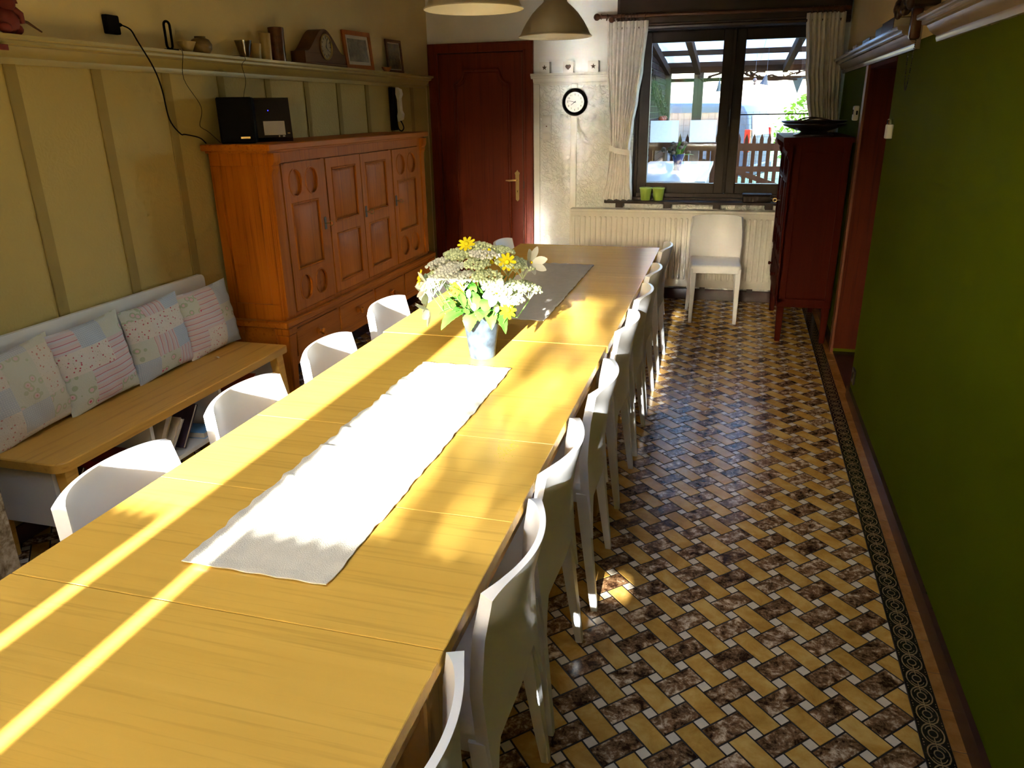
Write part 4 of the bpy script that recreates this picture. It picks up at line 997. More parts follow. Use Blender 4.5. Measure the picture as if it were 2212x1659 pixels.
for a, b in ((RY0 + 0.06, ym - 0.01), (ym + 0.01, RY1 - 0.06)):
    bm = bmn(); box(bm, RX - 0.012, RX + 0.012, a, b, 0.325, 0.515, bev=0.003); dr = obj('drawer', bm, m_rcab_shaded, rc)
    bm = bmn(); lathe(bm, [(0.0, 0.0), (0.015, 0.0), (0.016, 0.003), (0.008, 0.006), (0.007, 0.014), (0.012, 0.018), (0.014, 0.024), (0.011, 0.031), (0, 0.033)], (RX - 0.012, (a + b) / 2, 0.435), 14, '-X'); obj('knob', bm, m_rcab_shaded, dr)
for y in (RY0 + 0.03, RY1 - 0.03):
    for x in (RX + 0.03, RXB - 0.03):
        bm = bmn(); frustum(bm, (x + (0.002 if x < 0.5 else 0), y, 0.0), (0.036, 0.036), (x, y, 0.30), (0.052, 0.052), bev=0.003); obj('leg', bm, m_rcab_shaded, rc)
m_bowl = plain('dark_bowl', (0.035, 0.02, 0.014), 0.3, var=0.2)
bw_ = thing('fruit_bowl', 'wide dark wooden bowl on a foot standing on the corner cabinet', 'bowl', (0.535, 5.80, 1.385))
bm = bmn(); lathe(bm, [(0, 0.022), (0.07, 0.022), (0.13, 0.040), (0.20, 0.066), (0.205, 0.074), (0.198, 0.076), (0.13, 0.054), (0.07, 0.036), (0, 0.032)], n=40); obj('dish', bm, m_bowl, bw_)
bm = bmn(); lathe(bm, [(0, 0), (0.13, 0), (0.13, 0.008), (0.10, 0.016), (0.08, 0.026), (0, 0.026)], n=32); obj('foot', bm, m_bowl, bw_)
tr = thing('serving_tray', 'dark flat tray laid across the wooden bowl', 'tray', (0.53, 5.80, 1.462))
bm = bmn(); lathe(bm, [(0, 0.0), (0.185, 0.0), (0.20, 0.006), (0.215, 0.018), (0.209, 0.020), (0.19, 0.009), (0, 0.006)], n=40); obj('tray_plate', bm, m_bowl, tr)
for s in (-1, 1):
    bm = bmn(); tube(bm, [(0.20 * math.cos(a), s * 0.20 * math.sin(a) * 1.0, 0.019 + 0.018 * math.sin((a - 1.1) / (PI - 2.2) * PI)) for a in [1.1 + (PI - 2.2) * k / 8 for k in range(9)]], 0.005, 6); obj('handle', bm, m_bowl, tr)

# ================================================================== FLOWERS
VX, VY = -0.805, 2.455
vs = thing('flower_vase', 'tapered zinc vase standing between the two runners', 'vase', (VX, VY, 0.7502))
bm = bmn(); lathe(bm, [(0, 0), (0.044, 0), (0.046, 0.004), (0.047, 0.02), (0.068, 0.165), (0.0705, 0.168), (0.0695, 0.171), (0.066, 0.168), (0.045, 0.02), (0, 0.015)], n=48); obj('vase_body', bm, m_zinc, vs)
bq_ = thing('bouquet', 'bouquet of white umbels, white lilies and yellow daisies in the zinc vase', 'flowers', (VX, VY, 0.7502))
rnd = random.Random(11)
heads = [(-0.145, -0.02, 0.335), (-0.10, 0.05, 0.36), (-0.06, -0.06, 0.37), (-0.02, 0.03, 0.385), (0.03, -0.05, 0.375), (0.07, 0.04, 0.375), (0.11, -0.03, 0.345), (0.145, 0.03, 0.325), (-0.16, 0.06, 0.31), (0.0, 0.10, 0.36), (0.10, 0.10, 0.33), (-0.09, 0.12, 0.33), (-0.115, -0.10, 0.30), (0.06, -0.115, 0.315), (0.155, -0.06, 0.275), (0.13, -0.10, 0.245), (-0.02, -0.12, 0.31), (0.175, 0.0, 0.26), (-0.145, -0.085, 0.275), (0.095, -0.125, 0.285), (-0.07, -0.115, 0.335), (0.02, -0.09, 0.35), (0.0, 0.0, 0.392), (-0.17, -0.02, 0.29)]
for k, (x, y, z) in enumerate(heads):
    bm = bmn(); r = rnd.uniform(0.040, 0.052)
    for q in range(80):
        a = q * 2.39996; rr = r * math.sqrt((q + 0.5) / 80)
        tx = x * 1.2; ty = y * 1.2
        zz = z + 0.010 * (1 - (rr / r) ** 2) - (tx * rr * math.cos(a) + ty * rr * math.sin(a)) * 1.6 + rnd.uniform(-0.004, 0.004)
        sphere(bm, (x + rr * math.cos(a), y + rr * math.sin(a), zz), rnd.uniform(0.0042, 0.0070), 1)
    for q in range(9):
        a = q * 0.7; tube(bm, [(x, y, z - 0.045), (x + r * 0.4 * math.cos(a), y + r * 0.4 * math.sin(a), z - 0.02), (x + r * 0.75 * math.cos(a), y + r * 0.75 * math.sin(a), z - 0.003)], 0.0009, 4)
    obj('umbel', bm, m_umbel if k % 4 else m_petalw, bq_, 60, label='cluster of tiny white florets')
    bm = bmn(); tube(bm, [(x * 0.15, y * 0.15, 0.05), (x * 0.35, y * 0.35, 0.16), (x * 0.75, y * 0.75, z - 0.11), (x, y, z - 0.045)], 0.0018, 6); obj('stem', bm, m_leaf2, bq_)
def petal_flower(cx, cy, cz, nrm, n, L, W, mat, core, name, curl=0.25, droop=0.0):
    nv = Vector(nrm).normalized(); q = nv.to_track_quat('Z', 'Y'); M_ = Matrix.Translation((cx, cy, cz)) @ q.to_matrix().to_4x4()
    fl = bmn()
    for k in range(n):
        a = 2 * PI * k / n + (0.2 if k % 2 else 0)
        bm0 = len(fl.verts)
        def fn(u, v, a=a):
            s = 2 * u - 1; wv = W * math.sin(PI * min(1, v * 0.93 + 0.05)) ** 0.7
            r = 0.006 + L * v; z = curl * L * (v ** 1.3) - droop * L * v * v + 0.12 * wv * s * s
            return (r * math.cos(a) - s * wv * math.sin(a), r * math.sin(a) + s * wv * math.cos(a), z)
        shell(fl, fn, 4, 6, 0.0008)
    bmesh.ops.transform(fl, matrix=M_, verts=fl.verts)
    o = obj(name, fl, mat, bq_, 60)
    bm = bmn(); sphere(bm, (0, 0, 0.004), core, 2, (1, 1, 0.6)); bmesh.ops.transform(bm, matrix=M_, verts=bm.verts); obj('flower_centre', bm, m_petaly, o)
    return o
for p, nn in (((-0.165, -0.075, 0.265), (-0.8, -0.6, 0.1)), ((-0.19, -0.02, 0.215), (-0.9, -0.5, -0.3)), ((-0.175, -0.05, 0.17), (-0.9, -0.4, -0.5)), ((0.095, -0.125, 0.265), (0.4, -0.9, 0.2)), ((0.17, 0.05, 0.335), (0.8, -0.5, 0.3))):
    petal_flower(*p, nn, 6, 0.044, 0.015, m_petalw, 0.004, 'lily', 0.9, 0.2)
for p, nn in (((-0.035, -0.03, 0.405), (0.0, -0.7, 0.8)), ((0.115, -0.06, 0.355), (0.5, -0.8, 0.4)), ((-0.045, -0.105, 0.275), (-0.2, -0.95, 0.3)), ((0.04, -0.04, 0.365), (0.1, -0.9, 0.4)), ((-0.205, -0.045, 0.285), (-0.8, -0.5, 0.3)), ((0.13, -0.115, 0.205), (0.6, -0.7, 0.3))):
    petal_flower(*p, nn, 18, 0.026, 0.0045, m_petaly, 0.009, 'daisy', 0.12)
def leaf(bm, base, tip, W, bend, up=Vector((0, 0, 1))):
    base = Vector(base); tip = Vector(tip); d = tip - base; side = d.cross(up).normalized(); nrm = side.cross(d).normalized()
    def fn(u, v):
        s = 2 * u - 1; wv = W * (math.sin(PI * (v ** 0.75)) ** 0.85 if v < 1 else 0) + 0.0008
        ser = 1 + 0.06 * math.sin(v * 60)
        return base + d * v + side * (s * wv * ser) + nrm * (bend * math.sin(PI * v) - 0.18 * abs(s) * wv * -1.0)
    shell(bm, fn, 6, 16, 0.0007)
for k in range(44):
    a = rnd.uniform(0, 2 * PI); r0 = rnd.uniform(0.01, 0.05); r1 = rnd.uniform(0.08, 0.15); z0 = rnd.uniform(0.165, 0.22); z1 = z0 + rnd.uniform(-0.02, 0.11)
    bm = bmn(); leaf(bm, (r0 * math.cos(a), r0 * math.sin(a), z0), (r1 * math.cos(a + rnd.uniform(-0.4, 0.4)), r1 * math.sin(a), z1), rnd.uniform(0.016, 0.028), 0.012)
    obj('leaf', bm, m_leaf if k % 2 else m_leaf2, bq_, 60)
for base, tip, W in (((-0.04, -0.05, 0.178), (-0.105, -0.125, 0.125), 0.036), ((0.0, -0.062, 0.178), (-0.012, -0.10, 0.115), 0.030), ((-0.06, -0.02, 0.182), (-0.13, -0.075, 0.165), 0.040), ((0.05, -0.05, 0.19), (0.075, -0.12, 0.135), 0.022), ((0.06, -0.03, 0.20), (0.115, -0.09, 0.115), 0.020), ((0.07, 0.0, 0.21), (0.14, -0.06, 0.165), 0.022), ((-0.01, -0.05, 0.20), (0.0, -0.12, 0.255), 0.026), ((-0.03, -0.05, 0.2), (-0.055, -0.12, 0.27), 0.024), ((0.03, -0.05, 0.19), (0.035, -0.13, 0.165), 0.028), ((0.06, 0.03, 0.2), (0.15, -0.02, 0.22), 0.022), ((-0.03, -0.10, 0.20), (-0.06, -0.14, 0.285), 0.024), ((0.01, -0.10, 0.19), (0.02, -0.145, 0.27), 0.022), ((0.05, -0.10, 0.19), (0.07, -0.14, 0.25), 0.022), ((-0.07, -0.08, 0.18), (-0.11, -0.12, 0.25), 0.022), ((-0.02, -0.09, 0.175), (-0.05, -0.15, 0.20), 0.026), ((0.04, -0.09, 0.18), (0.06, -0.145, 0.185), 0.024), ((0.0, -0.09, 0.235), (-0.01, -0.13, 0.31), 0.02), ((0.09, -0.06, 0.2), (0.13, -0.10, 0.26), 0.02)):
    bm = bmn(); leaf(bm, base, tip, W, 0.014); obj('leaf', bm, m_leaf, bq_, 60)
for k in range(6):
    a = rnd.uniform(PI * 1.0, PI * 2.0); r = rnd.uniform(0.09, 0.15); z = rnd.uniform(0.2, 0.3)
    bm = bmn(); sphere(bm, (r * math.cos(a), r * math.sin(a), z), 0.011, 2, (0.8, 0.8, 1.4)); tube(bm, [(0.03 * math.cos(a), 0.03 * math.sin(a), 0.16), (r * 0.7 * math.cos(a), r * 0.7 * math.sin(a), z - 0.05), (r * math.cos(a), r * math.sin(a), z - 0.012)], 0.0014, 5); obj('bud', bm, m_petalw, bq_, 60)

# ================================================================== PENDANT LAMPS
def lamp(label, x, y, zr):
    t = thing('pendant_lamp', label, 'lamp', (x, y, zr), group='pendant lamps over the tables')
    outer = [(0.190, 0.0), (0.191, 0.004), (0.183, 0.010), (0.178, 0.016), (0.168, 0.038), (0.149, 0.070), (0.119, 0.110), (0.092, 0.137), (0.068, 0.157), (0.060, 0.166), (0.059, 0.188), (0.052, 0.202), (0.03, 0.21), (0.012, 0.215), (0.0, 0.215)]
    bm = bmn(); lathe(bm, outer, n=56); obj('shade', bm, m_lampo, t, 50)
    bm = bmn(); lathe(bm, [(r - 0.004, z + (0.0005 if z < 0.005 else -0.002)) for r, z in [(0.1935, 0.0005)] + outer[2:10]] + [(0, 0.160)], n=56); obj('shade_lining', bm, m_lampi, t, 50)
    bm = bmn(); sphere(bm, (0, 0, 0.075), 0.03, 3); cyl(bm, (0, 0, 0.10), (0, 0, 0.16), 0.018, n=16); obj('bulb', bm, m_lampi, t)
    bm = bmn(); cyl(bm, (0, 0, 0.213), (0, 0, CEIL - zr), 0.004, n=8); obj('cord', bm, m_whitep, t)
    bm = bmn(); lathe(bm, [(0, 0), (0.05, 0), (0.05, -0.01), (0.03, -0.03), (0, -0.03)], (0, 0, CEIL - zr), 24); obj('ceiling_rose', bm, m_whitep, t)
lamp('taupe metal pendant lamp nearer the camera, cut by the top of the picture', -0.983, 3.02, 1.940)
lamp('taupe metal pendant lamp hanging in front of the wall by the door', -0.927, 4.20, 1.933)

# ================================================================== RADIATOR
rd = thing('radiator', 'cream ribbed panel radiator below the window', 'radiator')
RA, RB = -1.30, 0.56; YF = D - 0.135
bm = bmn(); box(bm, RA, RB, YF, YF + 0.012, 0.135, 0.755, bev=0.004)
xx = RA + 0.035
while xx < RB - 0.03:
    pts = lens(xx, 0.455, 0.024, 0.52, 6)
    a = [bm.verts.new((p[0], YF, p[1])) for p in pts]
    b = [bm.verts.new((xx + (p[0] - xx) * 0.55, YF - 0.008, 0.455 + (p[1] - 0.455) * 0.975)) for p in pts]
    n = len(pts)
    for i in range(n): bm.faces.new((a[i], a[(i + 1) % n], b[(i + 1) % n], b[i]))
    bm.faces.new(b); xx += 0.0455
obj('front_panel', bm, m_rad, rd, 50)
bm = bmn(); box(bm, RA, RB, YF - 0.006, D - 0.035, 0.755, 0.775, bev=0.003)
obj('top_grille', bm, m_rad, rd)
bm = bmn(); box(bm, RA - 0.003, RA + 0.004, YF, D - 0.035, 0.14, 0.76); box(bm, RB - 0.004, RB + 0.003, YF, D - 0.035, 0.14, 0.76); obj('side_cover', bm, m_rad, rd)
bm = bmn(); box(bm, RA + 0.01, RB - 0.01, D - 0.06, D - 0.04, 0.14, 0.75); obj('rear_panel', bm, m_rad, rd)
for x in (-0.94, -0.54, -0.15, 0.24):
    BOX('bracket', m_dark, rd, x - 0.022, x + 0.022, D - 0.12, D - 0.022, 0.10, 0.155)
for k, x in enumerate((-0.80, -0.02)):
    bm = bmn(); tube(bm, [(x, YF - 0.004, 0.775), (x + 0.008, YF - 0.004, 0.782), (x + 0.016, YF - 0.004, 0.775)], 0.0015, 5); obj('clip', bm, m_iron, rd)

# ================================================================== CURTAINS
def curtain(label, rows, side, nf):
    t = thing('curtain', label, 'curtain', group='cream curtains at the garden window')
    rows = sorted(rows)
    def lim(z):
        for (a, l0, r0, m0), (b, l1, r1, m1) in zip(rows, rows[1:]):
            if z <= b:
                s = (z - a) / (b - a); s = s * s * (3 - 2 * s); return l0 + (l1 - l0) * s, r0 + (r1 - r0) * s, m0 + (m1 - m0) * s
        return rows[-1][1:]
    z0, z1 = rows[0][0], rows[-1][0]
    def fn(u, v):
        z = z0 + (z1 - z0) * v; l, r, am = lim(z)
        ph = 2 * PI * nf * (u + 0.02 * math.sin(7 * u + 2 * v))
        f = math.sin(ph) + 0.3 * math.sin(2.3 * ph + 1.0)
        return (l + (r - l) * u + 0.25 * am * math.sin(2 * ph), D - 0.085 + am * f, z + 0.006 * math.sin(ph * 0.5) * (1 if v < 0.02 else 0))
    bm = bmn(); shell(bm, fn, 150, 40, 0.002); obj('cloth', bm, m_curt, t, 60)
    return t, lim
lc, lim = curtain('cream curtain tied back on the left of the garden window', [(0.850, -1.035, -0.785, 0.018), (1.05, -1.0, -0.795, 0.018), (1.20, -0.985, -0.805, 0.018), (1.265, -0.975, -0.818, 0.016), (1.45, -0.985, -0.795, 0.018), (1.65, -1.0, -0.765, 0.020), (1.88, -1.018, -0.735, 0.020), (2.225, -1.030, -0.705, 0.016)], -1, 9)
bm = bmn()
def tie(u, v):
    a = 2 * PI * u; return (-0.895 + 0.092 * math.cos(a), D - 0.085 + 0.030 * math.sin(a), 1.245 + 0.045 * (v - 0.5) + 0.016 * math.cos(a) * -1 + 0.010 * (1 if math.cos(a) < -0.5 else 0))
shell(bm, tie, 40, 4, 0.003); obj('tieback', bm, m_curt, lc, 60)
rc_, lim = curtain('cream curtain gathered in the right corner of the garden window', [(0.90, 0.60, 0.765, 0.016), (1.25, 0.615, 0.762, 0.014), (1.46, 0.560, 0.765, 0.018), (1.65, 0.525, 0.755, 0.020), (1.85, 0.495, 0.745, 0.022), (2.225, 0.462, 0.735, 0.018)], 1, 8)
bm = bmn()
def tie2(u, v):
    a = 2 * PI * u; return (0.688 + 0.080 * math.cos(a), D - 0.085 + 0.030 * math.sin(a), 1.25 + 0.045 * (v - 0.5))
shell(bm, tie2, 40, 4, 0.003); obj('tieback', bm, m_curt, rc_, 60)
rod = thing('curtain_rod', 'dark wooden curtain rod with round finial and rings above the window', 'curtain rod')
m_rod = wood('rod_wood', (0.10, 0.035, 0.014), (0.15, 0.055, 0.02), axis=0, scale=6, rough=0.35)
bm = bmn(); cyl(bm, (-1.07, D - 0.10, 2.262), (0.768, D - 0.10, 2.246), 0.014, n=16); obj('pole', bm, m_rod, rod)
bm = bmn(); lathe(bm, [(0, 0), (0.018, 0.0), (0.020, 0.006), (0.014, 0.012), (0.018, 0.018), (0.026, 0.032), (0.026, 0.046), (0.018, 0.058), (0.006, 0.064), (0, 0.064)], (-1.068, D - 0.10, 2.262), 20, '-X'); obj('finial', bm, m_rod, rod)
for x in (-0.985, 0.70):
    bm = bmn(); cyl(bm, (x, D - 0.0, 2.235), (x, D - 0.095, 2.235), 0.012, n=12); sphere(bm, (x, D - 0.125, 2.236), 0.024, 2); obj('bracket', bm, m_rod, rod)
for x in [-1.025, -0.945, -0.915, -0.888, -0.86, -0.835, -0.81, -0.785, -0.725, 0.50, 0.54, 0.575, 0.61, 0.645, 0.675, 0.725]:
    zc = 2.262 - 0.016 * (x + 1.07) / 1.838 - 0.006
    bm = bmn(); tube(bm, [(x + 0.004 * math.sin(a), D - 0.10 + 0.0215 * math.cos(a), zc + 0.0215 * math.sin(a)) for a in [2 * PI * k / 16 for k in range(16)]], 0.0035, 6, closed=True); obj('ring', bm, m_rod, rod)

# lime pots on the sill
for k, (x, lab) in enumerate(((-0.668, 'lime green plant pot on the sill, next to the tied curtain'), (-0.562, 'lime green plant pot on the sill, nearer the middle of the window'))):
    t = thing('plant_pot', lab, 'pot', (x, D - 0.055, 0.8462), group='lime pots on the window sill')
    bm = bmn(); lathe(bm, [(0, 0), (0.037, 0), (0.039, 0.003), (0.049, 0.092), (0.053, 0.094), (0.053, 0.104), (0.049, 0.105), (0.046, 0.09), (0.036, 0.01), (0, 0.008)], n=32); obj('pot_body', bm, m_pot, t)
    bm = bmn(); lathe(bm, [(0, 0.088), (0.046, 0.088), (0.046, 0.09), (0.02, 0.096), (0, 0.097)], n=20); obj('soil', bm, m_soil, t)
bm = bmn(); box(bm, 0.12, 0.34, D - 0.12, D - 0.03, 0.8465, 0.90, bev=0.006); t = thing('sill_box', 'low dark box on the window sill beside the corner cabinet', 'box'); obj('box_body', bm, m_dark, t)
bm = bmn(); box(bm, 0.115, 0.345, D - 0.125, D - 0.025, 0.90, 0.912, bev=0.004); obj('lid', bm, m_dark, t)

# ================================================================== SMALL THINGS ON THE FAR WALL
def star(cx, cz, r):
    return [(cx + (r if k % 2 == 0 else r * 0.40) * math.sin(PI * k / 5), cz + (r if k % 2 == 0 else r * 0.40) * math.cos(PI * k / 5)) for k in range(10)]
def heart(cx, cz, r):
    return [(cx + r * 0.062 * 16 * math.sin(a) ** 3, cz + r * 0.062 * (13 * math.cos(a) - 5 * math.cos(2 * a) - 2 * math.cos(3 * a) - math.cos(4 * a))) for a in [2 * PI * k / 26 for k in range(26)]]
m_block = plain('white_block', (0.80, 0.77, 0.72), 0.5, var=0.02)
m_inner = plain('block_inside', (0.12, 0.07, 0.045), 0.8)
for x, sh, lab in ((-1.543, star, 'white cube with a star cut-out, nearest the red door'), (-1.343, heart, 'white cube with a heart cut-out between the two star cubes'), (-1.135, star, 'white cube with a star cut-out, beside the curtain')):
    t = thing('tealight_cube', lab, 'ornament', (x, D - 0.033, 1.8632), 0.0, 'white cut-out cubes on the ledge')
    s = 0.043; bm = bmn(); holed(bm, [(-s, 0), (s, 0), (s, 2 * s), (-s, 2 * s)], [sh(0, s, 0.024)], 'XZ', -0.032, -0.024)
    box(bm, -s, -s + 0.006, -0.024, 0.032, 0, 2 * s); box(bm, s - 0.006, s, -0.024, 0.032, 0, 2 * s); box(bm, -s + 0.006, s - 0.006, 0.026, 0.032, 0, 2 * s); box(bm, -s + 0.006, s - 0.006, -0.024, 0.026, 0, 0.006); box(bm, -s + 0.006, s - 0.006, -0.024, 0.026, 2 * s - 0.006, 2 * s)
    obj('cube_body', bm, m_block, t, 0)
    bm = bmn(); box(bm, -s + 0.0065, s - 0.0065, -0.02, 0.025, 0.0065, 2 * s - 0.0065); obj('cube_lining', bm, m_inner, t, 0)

ck = thing('wall_clock', 'round black-rimmed clock on the embossed wall', 'clock', (-1.290, D - 0.022, 1.635))
bm = bmn(); lathe(bm, [(0.0, 0.0), (0.108, 0.0), (0.110, 0.008), (0.106, 0.024), (0.094, 0.034), (0.084, 0.030), (0.079, 0.018), (0.079, 0.010), (0, 0.010)], n=56, axis='-Y'); obj('rim', bm, m_blackg, ck, 50)
m_dial = plain('dial_white', (0.74, 0.72, 0.66), 0.5, var=0.02); m_ink = plain('ink', (0.02, 0.018, 0.016), 0.5)
bm = bmn(); lathe(bm, [(0, 0.0135), (0.079, 0.0135), (0.079, 0.011), (0, 0.011)], n=48, axis='-Y'); dial = obj('dial', bm, m_dial, ck)
RX90 = Matrix.Rotation(PI / 2, 4, 'X')
for k in range(1, 13):
    a = 2 * PI * k / 12; p = (0.060 * math.sin(a), -0.0140, 0.060 * math.cos(a))
    text_mesh('numeral', str(k), 0.022, 0.0003, m_ink, dial, Matrix.Translation(p) @ RX90)
def hand(ang, L, wd, y):
    bm = bmn(); d = (math.sin(ang), math.cos(ang)); n_ = (d[1], -d[0])
    prism(bm, [(-d[0] * 0.012 - n_[0] * wd, -d[1] * 0.012 - n_[1] * wd), (-d[0] * 0.012 + n_[0] * wd, -d[1] * 0.012 + n_[1] * wd), (d[0] * L + n_[0] * wd * 0.5, d[1] * L + n_[1] * wd * 0.5), (d[0] * L - n_[0] * wd * 0.5, d[1] * L - n_[1] * wd * 0.5)], 'XZ', y - 0.001, y); return bm
obj('hour_hand', hand(2 * PI * (7 + 47 / 60) / 12, 0.040, 0.003, -0.016), m_ink, ck, 0)
obj('minute_hand', hand(2 * PI * 47 / 60, 0.066, 0.0022, -0.0175), m_ink, ck, 0)
bm = bmn(); cyl(bm, (0, -0.0135, 0), (0, -0.019, 0), 0.004, n=12); obj('hub', bm, m_ink, ck)

sw = thing('light_switch', 'tall cream three-gang switch plate beside the red door', 'switch', (-1.535, D - 0.006, 1.432))
bm = bmn(); box(bm, -0.042, 0.042, -0.010, 0.0, -0.102, 0.102, bev=0.004, seg=2); obj('plate', bm, m_whitep, sw)
for k, z in enumerate((0.066, 0.0, -0.066)):
    bm = bmn(); box(bm, -0.033, 0.033, -0.0155, -0.009, z - 0.028, z + 0.028, bev=0.004, seg=2); r_ = obj('rocker', bm, m_dial, sw)
    if k == 1:
        bm = bmn(); box(bm, -0.005, 0.005, -0.017, -0.015, z + 0.010, z + 0.018); obj('indicator', bm, m_red, r_, label='small red indicator')

# ================================================================== LEFT LEDGE: things along it
LZ = 1.8632; LX = XL + 0.055
m_stone = plain('stoneware', (0.17, 0.105, 0.03), 0.45, var=0.3, vscale=15)
m_cream = plain('cream_glaze', (0.40, 0.29, 0.11), 0.3, var=0.15)
m_brown = plain('brown_glaze', (0.10, 0.035, 0.012), 0.25, var=0.3, vscale=30)
m_clear = glass_pane('drinking_glass', (0.72, 0.66, 0.52), 0.08)
def pot(name, label, cat, y, prof, mat, x=LX, n=28, part='vessel'):
    t = thing(name, label, cat, (x, y, LZ)); bm = bmn(); lathe(bm, prof, n=n); obj(part, bm, mat, t, 50); return t
def cup(r0, r1, h, w=0.003): return [(0, 0), (r0, 0), (r0 + (r1 - r0) * 0.5, h * 0.5), (r1, h), (r1 - w, h), (r0 + (r1 - r0) * 0.5 - w, h * 0.5), (r0 - w, w * 2), (0, w * 2)]
pot('small_bowl', 'small pale bowl on the ledge in front of the round pot', 'bowl', 3.355, cup(0.020, 0.042, 0.046), m_cream, XL + 0.066)
pot('round_pot', 'squat round stoneware pot on the ledge', 'pot', 3.475, [(0, 0), (0.036, 0), (0.05, 0.02), (0.052, 0.042), (0.040, 0.064), (0.026, 0.070), (0.026, 0.078), (0.022, 0.078), (0.022, 0.068), (0, 0.06)], m_stone)
gl = pot('drinking_glass', 'ribbed flared drinking glass on the ledge', 'glass', 3.835, cup(0.024, 0.046, 0.086, 0.003), m_clear)
pot('egg_cup', 'small cream cup between the glass and the tall beaker', 'cup', 3.945, cup(0.024, 0.030, 0.078), m_cream)
pot('beaker', 'tall cream beaker beside the brown tumbler', 'beaker', 4.045, [(0, 0), (0.028, 0), (0.029, 0.05), (0.031, 0.138), (0.028, 0.138), (0.026, 0.01), (0, 0.01)], m_cream)
pot('tumbler', 'tall dark brown glazed tumbler next to the mantel clock', 'tumbler', 4.165, [(0, 0), (0.043, 0), (0.042, 0.06), (0.044, 0.176), (0.040, 0.178), (0.038, 0.02), (0, 0.02)], m_brown)

mc = thing('mantel_clock', 'humped dark wooden mantel clock on the left ledge', 'clock', (XL + 0.064, 4.635, LZ), 0.0)
m_mant = wood('mantel_walnut', (0.11, 0.045, 0.015), (0.16, 0.068, 0.022), axis=1, scale=8, rough=0.45, spec=0.15)
prof = [(-0.255, 0.012), (-0.255, 0.07)]
for k in range(0, 21):
    s = -1 + 2 * k / 20; prof.append((s * 0.225, 0.07 + 0.137 * (math.cos(s * PI) * 0.5 + 0.5) ** 0.75))
prof += [(0.255, 0.07), (0.255, 0.012)]
bm = bmn(); prism(bm, prof, 'YZ', -0.055, 0.042); obj('case', bm, m_mant, mc, 30)
bm = bmn(); box(bm, -0.058, 0.048, -0.265, 0.265, 0.0, 0.013, bev=0.003); obj('plinth', bm, m_mant, mc)
bm = bmn(); lathe(bm, [(0.066, 0), (0.075, 0.002), (0.077, 0.008), (0.070, 0.012), (0.066, 0.008)], (0.042, 0, 0.105), 40, 'X'); obj('bezel', bm, m_brass, mc, 50)
m_dial2 = plain('aged_dial', (0.36, 0.29, 0.17), 0.4, var=0.25, vscale=20)
bm = bmn(); lathe(bm, [(0, 0.0), (0.066, 0.0), (0.066, 0.003), (0, 0.004)], (0.042, 0, 0.105), 36, 'X'); d2 = obj('dial', bm, m_dial2, mc)
for k in range(12):
    a = 2 * PI * k / 12; bm = bmn(); box(bm, -0.0005, 0.0008, -0.002, 0.002, 0.046, 0.060); bmesh.ops.transform(bm, matrix=Matrix.Translation((0.0465, 0, 0.105)) @ Matrix.Rotation(a, 4, 'X'), verts=bm.verts); obj('hour_mark', bm, m_ink, d2, 0)
for a, L in ((2.3, 0.034), (0.35, 0.050)):
    bm = bmn(); box(bm, 0.0, 0.001, -0.0022, 0.0022, -0.008, L); bmesh.ops.transform(bm, matrix=Matrix.Translation((0.0485, 0, 0.105)) @ Matrix.Rotation(-a, 4, 'X'), verts=bm.verts); obj('clock_hand', bm, m_ink, d2, 0)

def photo_mat(name, a, b_):
    m, nt, b = new_mat(name); n = noise(nt, coords(nt), 26.0, 5, 0.7)
    nt.links.new(ramp(nt, n.outputs[0], [(0.35, a), (0.65, b_)]), b.inputs['Base Color']); b.inputs['Roughness'].default_value = 0.2; return m
def pframe(label, y, w_, h_, rail, mat, rotz, lean, pm, mount=0.02, x=LX):
    t = thing('framed_photograph', label, 'picture', (x, y, LZ), rotz)
    M_ = Matrix.Rotation(lean, 4, 'Y')
    bm = bmn(); holed(bm, [(-w_ / 2, 0), (w_ / 2, 0), (w_ / 2, h_), (-w_ / 2, h_)], [[(-w_ / 2 + rail, rail), (w_ / 2 - rail, rail), (w_ / 2 - rail, h_ - rail), (-w_ / 2 + rail, h_ - rail)]], 'YZ', -0.006, 0.008, M_); obj('frame', bm, mat, t, 0)
    bm = bmn(); box(bm, -0.004, 0.001, -w_ / 2 + rail * 0.8, w_ / 2 - rail * 0.8, rail * 0.8, h_ - rail * 0.8, mtx=M_); obj('mount', bm, m_page, t, 0)
    q = rail + mount
    bm = bmn(); box(bm, 0.001, 0.002, -w_ / 2 + q, w_ / 2 - q, q, h_ - q, mtx=M_); obj('photograph', bm, pm, t, 0)
    bm = bmn(); box(bm, -0.008, -0.005, -w_ / 2 + 0.004, w_ / 2 - 0.004, 0.004, h_ - 0.004, mtx=M_); obj('backing', bm, m_inner, t, 0)
    return t
m_fr1 = wood('orange_frame', (0.32, 0.09, 0.010), (0.40, 0.12, 0.015), axis=2, scale=8, rough=0.5, spec=0.1)
pframe('orange wooden picture frame with a grey photograph leaning on the ledge', 5.21, 0.32, 0.245, 0.028, m_fr1, -0.16, -0.10, photo_mat('grey_photo', (0.10, 0.085, 0.06), (0.30, 0.26, 0.19)), 0.022)
pframe('narrow dark picture frame at the door end of the ledge', 5.82, 0.21, 0.235, 0.020, m_mant, -0.16, -0.08, photo_mat('dark_photo', (0.05, 0.035, 0.02), (0.20, 0.15, 0.08)), 0.008)
t = thing('orange_dish', 'small glossy orange dish on the ledge between the two frames', 'dish', (XL + 0.075, 5.60, LZ))
m_orange = plain('orange_glaze', (0.42, 0.15, 0.03), 0.2, var=0.3, vscale=30)
